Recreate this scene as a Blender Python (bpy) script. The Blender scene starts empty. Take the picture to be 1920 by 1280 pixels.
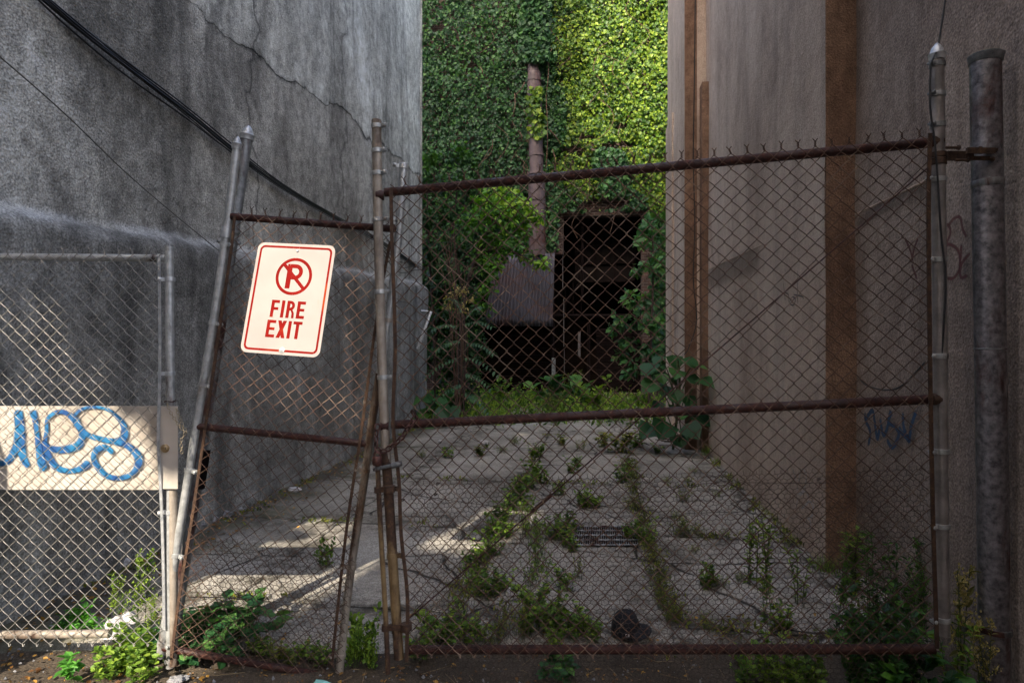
import bpy, math, random
import numpy as np
from mathutils import Vector, Matrix, noise
random.seed(7); rng = np.random.default_rng(7)
R = math.radians
sc = bpy.context.scene

# ---------------------------------------------------------------- camera, sky, sun, exposure
F = 1150.0; EYE = 1.64                       # focal length in px of a 1920 wide picture, eye height
cd = bpy.data.cameras.new('camera'); cam = bpy.data.objects.new('camera', cd)
sc.collection.objects.link(cam); sc.camera = cam
cd.sensor_width = 36.0; cd.lens = 36.0*F/1920.0; cd.clip_start = .05; cd.clip_end = 500
cam.location = (0, 0, EYE); cam.rotation_euler = (R(90), 0, 0)
SUN_AZ, SUN_EL = 20.0, 35.0                  # travels towards +Y turned 20 deg to the right
w = bpy.data.worlds.new('World'); sc.world = w; w.use_nodes = True
bg = w.node_tree.nodes['Background']; sky = w.node_tree.nodes.new('ShaderNodeTexSky')
sky.sky_type = 'NISHITA'; sky.dust_density = 6.0; sky.ozone_density = 0.0; sky.air_density = .8; sky.sun_disc = False; sky.sun_elevation = R(SUN_EL); sky.sun_rotation = R(180+SUN_AZ)
w.node_tree.links.new(sky.outputs[0], bg.inputs[0]); bg.inputs[1].default_value = .15
sl = bpy.data.lights.new('sun', 'SUN'); sl.energy = 2.4; sl.angle = R(.5); sl.color = (1, .89, .73)
so = bpy.data.objects.new('sun', sl); sc.collection.objects.link(so)
sdir = Vector((math.sin(R(SUN_AZ))*math.cos(R(SUN_EL)), math.cos(R(SUN_AZ))*math.cos(R(SUN_EL)), -math.sin(R(SUN_EL))))
so.rotation_euler = sdir.to_track_quat('-Z', 'Y').to_euler()
sc.view_settings.view_transform = 'Standard'; sc.view_settings.look = 'None'
sc.view_settings.exposure = 2.2; sc.view_settings.gamma = 1

# ---------------------------------------------------------------- placing helpers
def P(px, py, D): return np.array(((px-960)/F*D, D, EYE-(py-640)/F*D))
def G(px, py, z=0.0):
    D = (EYE-z)*F/(py-640); return np.array(((px-960)/F*D, D, z))
class Wall:                                   # a vertical wall through (ox,0) running (m,1); side = +1 alley lies to the right
    def __init__(s, ox, m, side):
        s.ox, s.m, s.side = ox, m, side; k = math.hypot(1, m)
        s.d = np.array((m/k, 1/k, 0)); s.n = np.array((1/k, -m/k, 0))*side
    def at(s, px, py, off=0.0):
        D = s.ox/((px-960)/F-s.m); return P(px, py, D)+s.n*off
    def pt(s, D, z, off=0.0): return np.array((s.ox+s.m*D, D, z))+s.n*off
WL = Wall(-3.51, .13, 1); WR = Wall(1.644, .139, -1); WRn = Wall(1.86, .139, -1); WRf = Wall(1.324, .139, -1)
A8 = R(8.0); AD = np.array((math.sin(A8), math.cos(A8), 0)); AR = np.array((math.cos(A8), -math.sin(A8), 0))
BA = 17.0
def B(px, py, off=0.0):                       # a point on the far facade, off = metres towards the camera
    r = np.array(((px-960)/F, 1, -(py-640)/F)); k = (BA-off)/(r@AD); return r*k+np.array((0, 0, EYE))
def BT(t, z, off=0.0): return AD*(BA-off)+AR*t+np.array((0, 0, z))
def bt(px, py): p = B(px, py); return float(p@AR), float(p[2])
def nz(p, s=1.0, o=0.0): return noise.noise(Vector((float(p[0])*s+o, float(p[1])*s, float(p[2])*s)))

# ---------------------------------------------------------------- object helpers
def tag(o, label=None, cat=None, group=None, kind=None):
    if label: o['label'] = label
    if cat: o['category'] = cat
    if group: o['group'] = group
    if kind: o['kind'] = kind
    return o
def empty(name, loc, label, cat, group=None):
    o = bpy.data.objects.new(name, None); sc.collection.objects.link(o); o.location = loc; o.empty_display_size = .1
    return tag(o, label, cat, group)
def wloc(o):
    l = Vector((0, 0, 0))
    while o: l += o.location; o = o.parent
    return np.array(l)
class MB:
    def __init__(s): s.v = []; s.f = []; s.n = 0; s.t = []; s.m = []
    def add(s, v, f, tint=None, mi=0):
        v = np.asarray(v, float).reshape(-1, 3); s.v.append(v)
        for q in f: s.f.append(tuple(int(i)+s.n for i in q)); s.m.append(mi)
        s.t.append(np.full(len(v), .5) if tint is None else np.broadcast_to(np.asarray(tint, float), (len(v),)))
        s.n += len(v); return s
    def box(s, c, ax, ay, az, tint=None, mi=0):          # centre and three half axes
        c, ax, ay, az = map(lambda q: np.asarray(q, float), (c, ax, ay, az))
        v = [c+i*ax+j*ay+k*az for k in (-1, 1) for j in (-1, 1) for i in (-1, 1)]
        f = [(0, 2, 3, 1), (4, 5, 7, 6), (0, 1, 5, 4), (2, 6, 7, 3), (0, 4, 6, 2), (1, 3, 7, 5)]
        if np.dot(np.cross(ax, ay), az) < 0: f = [q[::-1] for q in f]
        return s.add(v, f, tint, mi)
    def tube(s, pts, r, seg=12, caps=True, tint=None, ref=None, mi=0):
        pts = np.asarray(pts, float); n = len(pts); r = np.broadcast_to(np.asarray(r, float), (n,))
        T = np.gradient(pts, axis=0); T /= np.linalg.norm(T, axis=1)[:, None]+1e-12
        if ref is None:
            a = T.mean(0); ref = np.eye(3)[int(np.argmin(np.abs(a)))]
        N = np.cross(T, ref); N /= np.linalg.norm(N, axis=1)[:, None]+1e-12; Bn = np.cross(T, N)
        th = np.arange(seg)*2*np.pi/seg
        v = pts[:, None]+r[:, None, None]*(np.cos(th)[None, :, None]*N[:, None]+np.sin(th)[None, :, None]*Bn[:, None])
        f = []
        for i in range(n-1):
            for j in range(seg):
                k = (j+1) % seg; f.append((i*seg+j, i*seg+k, (i+1)*seg+k, (i+1)*seg+j))
        if caps: f.append(tuple(range(seg))[::-1]); f.append(tuple((n-1)*seg+j for j in range(seg)))
        return s.add(v.reshape(-1, 3), f, tint, mi)
    def build(s, name, mat, parent=None, smooth=False, sharp=None):
        V = np.concatenate(s.v) if s.v else np.zeros((0, 3))
        org = wloc(parent) if parent else np.zeros(3)
        me = bpy.data.meshes.new(name); me.from_pydata((V-org).tolist(), [], s.f)
        a = me.attributes.new('tint', 'FLOAT', 'POINT'); a.data.foreach_set('value', np.concatenate(s.t).astype(np.float32))
        mats = mat if isinstance(mat, (list, tuple)) else [mat]
        for m in mats: me.materials.append(m)
        if len(mats) > 1: me.polygons.foreach_set('material_index', s.m)
        if smooth:
            me.polygons.foreach_set('use_smooth', [True]*len(me.polygons))
            try: me.set_sharp_from_angle(angle=R(sharp or 50))
            except Exception: pass
        me.update()
        o = bpy.data.objects.new(name, me); sc.collection.objects.link(o)
        if parent: o.parent = parent
        return o
def lathe(mb, base, axis, prof, seg=20, tint=None):       # prof = [(radius, height)...] round base along axis
    axis = np.asarray(axis, float); axis = axis/np.linalg.norm(axis)
    e = np.eye(3)[int(np.argmin(np.abs(axis)))]; u = np.cross(axis, e); u /= np.linalg.norm(u); q = np.cross(axis, u)
    v = []; f = []
    for r, h in prof:
        for j in range(seg):
            a = 2*math.pi*j/seg; v.append(np.asarray(base)+axis*h+(u*math.cos(a)+q*math.sin(a))*r)
    for i in range(len(prof)-1):
        for j in range(seg):
            k = (j+1) % seg; f.append((i*seg+j, i*seg+k, (i+1)*seg+k, (i+1)*seg+j))
    f.append(tuple(range(seg))[::-1]); f.append(tuple((len(prof)-1)*seg+j for j in range(seg)))
    mb.add(v, f, tint)
def crom(pts, k=8):                                       # smooth curve through points
    p = np.asarray(pts, float); p = np.vstack([2*p[0]-p[1], p, 2*p[-1]-p[-2]]); out = []
    for i in range(1, len(p)-2):
        for t in np.arange(k)/k:
            out.append(.5*((2*p[i])+(-p[i-1]+p[i+1])*t+(2*p[i-1]-5*p[i]+4*p[i+1]-p[i+2])*t*t+(-p[i-1]+3*p[i]-3*p[i+1]+p[i+2])*t**3))
    out.append(p[-2]); return np.array(out)

# ---------------------------------------------------------------- materials
class NT:
    def __init__(s, name):
        s.m = bpy.data.materials.new(name); s.m.use_nodes = True; s.t = s.m.node_tree; s.b = s.t.nodes['Principled BSDF']
        s.geo = s.t.nodes.new('ShaderNodeNewGeometry'); s.out = s.t.nodes['Material Output']
    def n(s, ty, **kw):
        x = s.t.nodes.new(ty)
        for k, v in kw.items(): setattr(x, k, v)
        return x
    def l(s, a, b): s.t.links.new(a, b)
    def val(s, sock, v):
        if hasattr(v, 'is_output') or isinstance(v, bpy.types.NodeSocket): s.l(v, sock)
        else: sock.default_value = v
    def pos(s, scale=(1, 1, 1), rot=(0, 0, 0), loc=(0, 0, 0)):
        x = s.n('ShaderNodeMapping'); s.l(s.geo.outputs['Position'], x.inputs[0])
        x.inputs['Scale'].default_value = scale; x.inputs['Rotation'].default_value = rot; x.inputs['Location'].default_value = loc
        return x.outputs[0]
    def noise(s, sc_, det=6, vec=None, rough=.55, dist=0.0):
        x = s.n('ShaderNodeTexNoise'); x.inputs['Scale'].default_value = sc_; x.inputs['Detail'].default_value = det
        x.inputs['Roughness'].default_value = rough; x.inputs['Distortion'].default_value = dist
        s.l(vec if vec is not None else s.geo.outputs['Position'], x.inputs['Vector']); return x.outputs['Fac']
    def ramp(s, fac, stops):
        x = s.n('ShaderNodeValToRGB'); e = x.color_ramp.elements
        while len(e) < len(stops): e.new(.5)
        for q, (p_, c) in zip(e, stops): q.position = p_; q.color = (*c, 1) if isinstance(c, tuple) else (c, c, c, 1)
        s.l(fac, x.inputs[0]); return x.outputs[0]
    def mix(s, fac, a, b, mode='MIX'):
        x = s.n('ShaderNodeMix', data_type='RGBA', blend_type=mode)
        s.val(x.inputs[0], fac)
        for i, q in ((6, a), (7, b)):
            if isinstance(q, tuple): x.inputs[i].default_value = (*q, 1)
            elif isinstance(q, (int, float)): x.inputs[i].default_value = (q, q, q, 1)
            else: s.l(q, x.inputs[i])
        return x.outputs[2]
    def math(s, op, a, b=None, c=None):
        x = s.n('ShaderNodeMath', operation=op); s.val(x.inputs[0], a)
        if b is not None: s.val(x.inputs[1], b)
        if c is not None: s.val(x.inputs[2], c)
        return x.outputs[0]
    def bump(s, h, dist, strength=1.0, prev=None):
        x = s.n('ShaderNodeBump'); x.inputs['Distance'].default_value = dist; x.inputs['Strength'].default_value = strength
        s.l(h, x.inputs['Height'])
        if prev is not None: s.l(prev, x.inputs['Normal'])
        return x.outputs[0]
    def done(s, col=None, rough=None, metal=None, normal=None, spec=None):
        if col is not None:
            if isinstance(col, tuple): s.b.inputs['Base Color'].default_value = (*col, 1)
            else: s.l(col, s.b.inputs['Base Color'])
        for k, v in (('Roughness', rough), ('Metallic', metal), ('Specular IOR Level', spec)):
            if v is not None: s.val(s.b.inputs[k], v)
        if normal is not None: s.l(normal, s.b.inputs['Normal'])
        return s.m
def stucco(name, dark, mid, light, streak=.6, grain=70, bumpd=.004, stainc=(.03, .03, .03), seed=0.0, left=False, fg=.6, sg=.42):
    t = NT(name)
    big = t.noise(.8, 8, t.pos(scale=(1, 1, .6), loc=(seed, 0, 0)), .62, 1.0)
    c = t.ramp(big, [(.30, dark), (.5, mid), (.72, light)])
    fine = t.noise(9, 8, None, .7)
    c = t.mix(fg, c, t.ramp(fine, [(.3, .2), (.7, .85)]), 'OVERLAY')
    st = t.noise(1.0, 6, t.pos(scale=(2.6, 2.6, .22), loc=(seed, 3, 0)), .62, .8)
    c = t.mix(t.math('MULTIPLY', t.ramp(st, [(.50, 0.0), (.66, 1.0)]), streak), c, stainc)
    st2 = t.noise(1.0, 5, t.pos(scale=(9, 9, .5), loc=(seed, 9, 0)), .6, .4)
    c = t.mix(t.math('MULTIPLY', t.ramp(st2, [(.52, 0.0), (.72, 1.0)]), streak*.3), c, t.mix(.5, c, .01))
    st3 = t.noise(1.0, 5, t.pos(scale=(5, 5, .6), loc=(seed, 19, 0)), .6, .4)
    c = t.mix(t.math('MULTIPLY', t.ramp(st3, [(.56, 0.0), (.74, 1.0)]), .18), c, light)
    hb = None
    if left:                                               # pale ledge band, darkened lower wall, paler flaked upper coat
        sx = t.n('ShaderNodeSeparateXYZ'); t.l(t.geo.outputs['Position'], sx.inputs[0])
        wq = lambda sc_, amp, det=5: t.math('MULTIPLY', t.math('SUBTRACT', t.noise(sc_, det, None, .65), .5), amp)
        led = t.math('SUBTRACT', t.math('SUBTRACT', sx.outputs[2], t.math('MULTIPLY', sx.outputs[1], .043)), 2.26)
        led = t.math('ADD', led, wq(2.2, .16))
        lowm = t.ramp(led, [(0.0, 1.0), (.03, 0.0)]); c = t.mix(t.math('MULTIPLY', lowm, .55), c, t.mix(1.0, c, (.32, .33, .36), 'MULTIPLY'))  # part darker coat, part shade below the ledge put into the colour
        ab = t.math('ABSOLUTE', t.math('SUBTRACT', led, .03)); c = t.mix(t.math('MULTIPLY', t.ramp(t.math('ADD', ab, wq(7, .07, 8)), [(.015, .5), (.06, 0.0)]), t.ramp(t.noise(3, 6), [(.38, .15), (.6, 1.0)])), c, (.62, .64, .66))  # chalky band painted pale for the skylight the ledge catches
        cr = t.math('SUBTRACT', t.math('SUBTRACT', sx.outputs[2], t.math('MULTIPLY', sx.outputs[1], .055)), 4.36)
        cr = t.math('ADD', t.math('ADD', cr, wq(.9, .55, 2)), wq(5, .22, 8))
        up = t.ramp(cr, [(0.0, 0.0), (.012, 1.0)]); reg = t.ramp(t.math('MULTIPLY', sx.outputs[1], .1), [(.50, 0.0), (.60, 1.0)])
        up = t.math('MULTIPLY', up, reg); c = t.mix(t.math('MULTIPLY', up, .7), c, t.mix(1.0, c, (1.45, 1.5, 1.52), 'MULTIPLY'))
        ln = t.math('MULTIPLY', t.ramp(t.math('ABSOLUTE', cr), [(0.0, 1.0), (.012, .6), (.05, 0.0)]), t.math('MULTIPLY', reg, t.ramp(t.noise(2.3, 4), [(.40, .15), (.55, .9)])))
        c = t.mix(ln, c, (.03, .03, .03)); 
        cr2 = t.math('ABSOLUTE', t.math('ADD', t.math('SUBTRACT', t.math('ADD', sx.outputs[1], 0.0), 6.35), t.math('ADD', wq(1.1, .8, 3), wq(6, .12, 6))))
        c = t.mix(t.math('MULTIPLY', t.ramp(cr2, [(0.0, .75), (.012, .4), (.03, 0.0)]), t.ramp(led, [(0.0, 0.0), (.1, 1.0)])), c, (.04, .04, .04))
        cr3 = t.math('ABSOLUTE', t.math('ADD', t.math('SUBTRACT', sx.outputs[1], 8.7), t.math('ADD', wq(1.3, .9, 3), wq(6, .15, 6))))
        c = t.mix(t.ramp(cr3, [(0.0, .6), (.02, .3), (.05, 0.0)]), c, (.05, .05, .05)); hb = up
    bl = t.noise(1.0, 7, t.pos(scale=(1.5, 1.5, .55), loc=(seed, 31, 2)), .66, 1.6)
    c = t.mix(t.math('MULTIPLY', t.ramp(bl, [(.54, 0.0), (.60, .8), (.68, 1.0)]), streak*.75), c, t.mix(1.0, c, (.42, .42, .43), 'MULTIPLY'))
    speck = t.noise(grain*1.3, 3)
    c = t.mix(sg, c, t.ramp(speck, [(.34, .1), (.5, .5), (.68, .95)]), 'OVERLAY')
    v = t.n('ShaderNodeTexVoronoi'); v.inputs['Scale'].default_value = grain*.8; t.l(t.geo.outputs['Position'], v.inputs['Vector'])
    n1 = t.bump(t.noise(2.2, 6, None, .6), .05, .55)
    n2 = t.bump(t.noise(14, 6, None, .65), .012, .7, n1)
    n3 = t.bump(t.mix(.5, t.noise(grain, 4, None, .7), v.outputs['Distance']), bumpd*1.6, 1.0, n2)
    if hb is not None: n3 = t.bump(hb, .03, 1.0, n3)
    return t.done(c, .93, 0, n3, .25)
M = {}
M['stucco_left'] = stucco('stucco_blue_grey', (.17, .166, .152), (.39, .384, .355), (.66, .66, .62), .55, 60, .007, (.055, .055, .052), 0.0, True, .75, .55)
M['stucco_right'] = stucco('stucco_taupe', (.375, .285, .225), (.55, .435, .35), (.65, .535, .44), .22, 70, .004, (.13, .10, .08), 5.0, False, .25, .35)
M['stucco_near'] = stucco('dark_taupe_render', (.20, .155, .13), (.315, .25, .21), (.40, .33, .28), .45, 70, .005, (.08, .06, .05), 15.0, False, .4, .45)  # darker tone for the near right panel
M['stucco_brown'] = stucco('stucco_brown', (.15, .086, .057), (.225, .135, .09), (.30, .19, .13), .45, 80, .006, (.07, .045, .032), 8.0)
M['facade'] = stucco('shade_block_facade', (.12, .11, .10), (.2, .18, .16), (.3, .27, .24), .3, 30, .006)

def concrete():
    t = NT('cracked_concrete')
    big = t.noise(.8, 8, None, .62, .5); c = t.ramp(big, [(.28, (.21, .192, .163)), (.5, (.36, .332, .288)), (.72, (.50, .465, .41))])
    sp = t.noise(120, 3, None, .7); c = t.mix(.9, c, t.ramp(sp, [(.3, .08), (.52, .5), (.74, .95)]), 'OVERLAY')
    sp2 = t.noise(22, 6, None, .7); c = t.mix(.45, c, t.ramp(sp2, [(.3, .2), (.7, .8)]), 'OVERLAY')
    # slab joints in the alley's own frame
    mp = t.pos(rot=(0, 0, A8)); sx = t.n('ShaderNodeSeparateXYZ'); t.l(mp, sx.inputs[0])
    wob = t.math('MULTIPLY', t.math('SUBTRACT', t.noise(2.5, 5), .5), .10)
    X = t.math('ADD', sx.outputs[0], wob); Y = t.math('ADD', sx.outputs[1], wob)
    d = None
    for ax, k in [(X, -.87), (X, .42), (X, -2.3), (X, 1.55), (Y, 3.62), (Y, 5.3), (Y, 7.1), (Y, 9.2), (Y, 11.3)]:
        q = t.math('ABSOLUTE', t.math('SUBTRACT', ax, k)); d = q if d is None else t.math('MINIMUM', d, q)
    j = t.math('MULTIPLY', t.ramp(d, [(0.0, 1.0), (.004, .7), (.010, 0.0)]), t.ramp(t.noise(2.1, 4), [(.38, .25), (.55, 1.0)]))
    vo = t.n('ShaderNodeTexVoronoi', feature='DISTANCE_TO_EDGE'); vo.inputs['Scale'].default_value = .9
    wv = t.n('ShaderNodeMix', data_type='VECTOR'); wv.inputs[0].default_value = .12
    nn = t.n('ShaderNodeTexNoise'); nn.inputs['Scale'].default_value = 3; nn.inputs['Detail'].default_value = 6
    t.l(t.geo.outputs['Position'], nn.inputs['Vector']); t.l(t.geo.outputs['Position'], wv.inputs[4]); t.l(nn.outputs['Color'], wv.inputs[5])
    t.l(wv.outputs[1], vo.inputs['Vector'])
    cr = t.math('MULTIPLY', t.ramp(vo.outputs['Distance'], [(0.0, 1.0), (.004, .7), (.009, 0.0)]), t.ramp(t.noise(.9, 3), [(.42, 0.0), (.52, 1.0)]))
    k = t.math('MAXIMUM', j, cr)
    moss = t.math('MULTIPLY', t.ramp(d, [(0.0, 1.0), (.15, .6), (.40, 0.0)]), t.ramp(t.noise(6, 8, None, .7), [(.44, 0.0), (.58, 1.0)]))
    c = t.mix(moss, c, (.06, .052, .038)); c = t.mix(k, c, (.018, .016, .014))
    px = t.n('ShaderNodeSeparateXYZ'); t.l(t.geo.outputs['Position'], px.inputs[0])
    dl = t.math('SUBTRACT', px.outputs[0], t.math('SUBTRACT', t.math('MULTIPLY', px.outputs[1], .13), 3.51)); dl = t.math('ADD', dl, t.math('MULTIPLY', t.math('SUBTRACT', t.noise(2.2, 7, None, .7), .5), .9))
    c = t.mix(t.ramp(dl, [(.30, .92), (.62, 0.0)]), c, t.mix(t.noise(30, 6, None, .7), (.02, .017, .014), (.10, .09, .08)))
    mo = t.math('MULTIPLY', t.ramp(dl, [(.4, .55), (1.6, 0.0)]), t.ramp(t.noise(3, 6), [(.4, 0.0), (.6, 1.0)])); c = t.mix(mo, c, (.12, .115, .06))
    stn = t.ramp(t.noise(1.7, 6, t.pos(loc=(4, 2, 0)), .6, .8), [(.55, 0.0), (.68, 1.0)]); c = t.mix(t.math('MULTIPLY', stn, .45), c, (.06, .055, .05))
    n1 = t.bump(t.noise(3, 6), .05, .5); n2 = t.bump(t.noise(60, 6, None, .7), .008, .9, n1)
    inv = t.math('SUBTRACT', 1.0, k); n3 = t.bump(inv, .02, 1.0, n2)
    return t.done(c, .92, 0, n3, .3)
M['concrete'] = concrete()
def asphalt():
    t = NT('rough_asphalt'); c = t.ramp(t.noise(2, 8, None, .6), [(.3, (.055, .042, .030)), (.7, (.15, .118, .085))])
    c = t.mix(.7, c, t.ramp(t.noise(110, 3, None, .7), [(.3, .06), (.55, .5), (.72, 1.0)]), 'OVERLAY')
    return t.done(c, .9, 0, t.bump(t.noise(70, 5, None, .7), .012, 1.0, t.bump(t.noise(7, 6), .04, .7)), .3)
M['asphalt'] = asphalt()
def metal(name, a, b, sc_=18, metal_=.75, rough=(.35, .6), rust=None, rustamt=.5, rsc=5, stretch=.35):
    t = NT(name); c = t.ramp(t.noise(sc_, 5, None, .65), [(.32, a), (.68, b)])
    m = metal_; ro = t.ramp(t.noise(sc_*.7, 4), [(.3, rough[0]), (.7, rough[1])])
    nrm = t.bump(t.noise(55, 4), .0015, .8)
    if rust:
        rf = t.ramp(t.noise(rsc, 7, t.pos(scale=(1, 1, stretch)), .65, .5), [(.62-.3*rustamt, 0.0), (.72-.3*rustamt, 1.0)])
        rc = t.ramp(t.noise(38, 5, None, .7), [(.3, rust[0]), (.55, rust[1]), (.75, rust[2])])
        c = t.mix(rf, c, rc); m = t.math('MULTIPLY', t.math('SUBTRACT', 1.0, rf), metal_)
        ro = t.math('MAXIMUM', ro, t.math('MULTIPLY', rf, .8)); nrm = t.bump(t.noise(90, 5, None, .7), .0025, .9)
    return t.done(c, ro, m, nrm)
RST = ((.022, .011, .007), (.065, .032, .017), (.15, .08, .035))
RSTD = ((.015, .007, .006), (.055, .015, .010), (.13, .04, .018))
M['galv'] = metal('galvanised_steel', (.30, .31, .31), (.55, .56, .56), 26, .45, (.28, .5), RST, .22)
M['galv_mid'] = metal('streaked_galvanised_pipe', (.14, .13, .13), (.34, .31, .30), 9, .4, (.3, .5), RST, .25, 5, .12)
M['galv_plain'] = metal('weathered_zinc', (.33, .35, .37), (.6, .61, .62), 30, .5, (.3, .5))
M['galv_dark'] = metal('dark_weathered_zinc', (.11, .12, .125), (.30, .31, .32), 24, .4, (.35, .6), RSTD, .35)
M['pipe_purple'] = metal('blotched_zinc_pipe', (.07, .068, .075), (.31, .29, .31), 34, .6, (.28, .5), RSTD, .34, 3)
M['post_rust'] = metal('tan_rusty_pipe', (.24, .20, .165), (.42, .37, .31), 14, .3, (.45, .7), RST, .42, 4, .22)
M['post_rust_dark'] = metal('brown_rusty_pipe', (.16, .10, .045), (.30, .205, .10), 14, .2, (.4, .65), RST, .62, 6, .3)
M['rail_rust'] = metal('rusty_rail', (.020, .0045, .0035), (.042, .009, .007), 12, 0, (.38, .65), ((.010, .004, .003), (.046, .011, .007), (.125, .034, .013)), .75, 9, 1)
M['bar_rust'] = metal('rusty_tension_bar', (.06, .032, .02), (.14, .08, .045), 12, .2, (.5, .7), RST, 1.0, 8, .5)
M['wire_rust'] = metal('rusty_wire', (.13, .085, .058), (.33, .23, .165), 30, .3, (.35, .55), ((.035, .018, .012), (.095, .048, .03), (.22, .125, .08)), .85, 7, 1)
M['wire_galv'] = metal('zinc_wire', (.17, .165, .15), (.36, .34, .31), 40, .5, (.35, .5))
M['hex_wire'] = metal('thin_rusty_wire', (.03, .02, .015), (.075, .045, .034), 40, .2, (.6, .7))
M['chain_rust'] = metal('rusty_chain_steel', (.05, .02, .018), (.12, .05, .04), 60, .3, (.4, .6), RSTD, .6, 20, 1)
M['chain_galv'] = metal('dull_chain_steel', (.22, .18, .12), (.45, .38, .28), 60, .6, (.35, .5))
M['brass'] = metal('lock_brass', (.35, .22, .10), (.55, .42, .25), 60, .8, (.3, .5))
def plain(name, c, rough=.6, metal_=0.0, var=.25, sc_=12, bumpd=0.0):
    t = NT(name); lo = tuple(x*(1-var) for x in c); hi = tuple(min(1, x*(1+var)) for x in c)
    col = t.ramp(t.noise(sc_, 6, None, .65), [(.3, lo), (.7, hi)])
    return t.done(col, rough, metal_, t.bump(t.noise(sc_*5, 5), bumpd, .8) if bumpd else None)
M['black_rubber'] = plain('black_cable_sheath', (.012, .012, .014), .5)
def sign_mats():
    t = NT('white_sign_enamel'); c = t.ramp(t.noise(4, 6), [(.3, (.275, .243, .232)), (.7, (.32, .288, .275))])
    g = t.ramp(t.noise(1, 6, t.pos(scale=(34, 34, 5)), .65), [(.60, 0.0), (.78, 1.0)]); c = t.mix(t.math('MULTIPLY', g, .45), c, (.27, .20, .15))
    k = t.ramp(t.noise(1, 5, t.pos(scale=(18, 18, 95)), .7), [(.72, 0.0), (.76, 1.0)]); c = t.mix(t.math('MULTIPLY', k, .6), c, (.14, .13, .13))
    t.done(c, .55, 0, t.bump(t.noise(5, 3), .001), .1); w_ = t.m
    t = NT('red_sign_ink'); c = t.ramp(t.noise(4.5, 5, t.pos(loc=(3, 0, 1))), [(.40, (.145, .003, .002)), (.58, (.17, .004, .003)), (.72, (.27, .045, .01))])
    c = t.mix(t.ramp(t.noise(170, 2), [(.70, 0.0), (.76, .6)]), c, (.5, .35, .3)); t.done(c, .6, 0, None, .05); return w_, t.m
M['sign_white'], M['sign_red'] = sign_mats()
M['cap_cloth'] = plain('black_cap_cloth', (.010, .010, .014), .9, 0, .3, 80, .002)
M['patch_dim'] = plain('dull_pale_strip', (.10, .09, .09), .9)  # pale strips toned down to a dull grey
M['patch_white'] = plain('pale_label', (.4, .38, .4), .7)
M['plastic_white'] = plain('white_litter', (.52, .50, .50), .5, 0, .12, 20, .01)
M['cyan'] = plain('cyan_litter', (.28, .62, .58), .5, 0, .1, 20)
M['stone'] = plain('pale_broken_stone', (.24, .24, .25), .9, 0, .45, 14, .02)
M['dirt'] = plain('dark_litter_soil', (.035, .027, .02), 1, 0, .5, 25, .03)
M['inner'] = plain('shade_dark_plaster', (.016, .011, .009), .95, 0, .4, 3)  # near-black colour stands in for the depth of shade in the recess
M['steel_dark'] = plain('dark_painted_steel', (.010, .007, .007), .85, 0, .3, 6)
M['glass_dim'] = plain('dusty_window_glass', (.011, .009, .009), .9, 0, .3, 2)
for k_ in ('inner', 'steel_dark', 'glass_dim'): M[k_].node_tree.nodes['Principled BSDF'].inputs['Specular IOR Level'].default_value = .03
M['bark'] = plain('brown_bark', (.05, .034, .025), .9, 0, .4, 20, .01)
M['stem_green'] = plain('green_stalk', (.05, .075, .02), .7, 0, .35, 30)
M['stem_straw'] = plain('pale_straw', (.26, .19, .10), .8, 0, .35, 30)
M['stem_dry'] = plain('dry_stalk', (.09, .05, .03), .8, 0, .35, 30)
def board():
    t = NT('white_painted_board'); c = t.ramp(t.noise(3, 6), [(.3, (.36, .31, .26)), (.7, (.52, .475, .425))])
    st = t.ramp(t.noise(1, 5, t.pos(scale=(3, 3, 40))), [(.5, 0.0), (.75, 1.0)]); c = t.mix(t.math('MULTIPLY', st, .3), c, (.45, .36, .28))
    rs = t.ramp(t.noise(1, 5, t.pos(scale=(16, 16, 1.5))), [(.64, 0.0), (.75, 1.0)]); c = t.mix(t.math('MULTIPLY', rs, .4), c, (.30, .16, .07))
    return t.done(c, .5, 0, t.bump(t.noise(30, 4), .002))
M['board'] = board()
def spray(name, c1, c2, alpha=.95, cut=.35):
    t = NT(name); c = t.ramp(t.noise(14, 5), [(.35, c1), (.65, c2)])
    t.done(c, .6); a = t.n('ShaderNodeAttribute', attribute_name='tint')
    g = t.noise(90, 4, None, .7)
    # tint is 1 along the middle of a stroke and 0 at its feathered edge
    t.l(t.math('MULTIPLY', t.ramp(t.math('ADD', a.outputs['Fac'], t.math('MULTIPLY', t.math('SUBTRACT', g, .5), cut)), [(.12, 0.0), (.5, 1.0)]), alpha), t.b.inputs['Alpha'])
    return t.m
M['spray_blue'] = spray('blue_spray_paint', (.002, .05, .19), (.006, .15, .32))
M['spray_navy'] = spray('dark_blue_spray_paint', (.012, .055, .13), (.02, .08, .17), .9, 1.0)
M['spray_red'] = spray('dark_red_spray_paint', (.10, .016, .018), (.09, .014, .02), .8, 1.2)
M['spray_white'] = spray('white_spray_paint', (.45, .44, .44), (.55, .52, .5), .8, 1.4)
M['damp'] = spray('dark_damp_stain', (.05, .038, .03), (.09, .065, .05), .34, 1.3)
M['spray_black'] = spray('black_marker', (.02, .018, .02), (.03, .025, .025), .8, 1.0)
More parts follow.
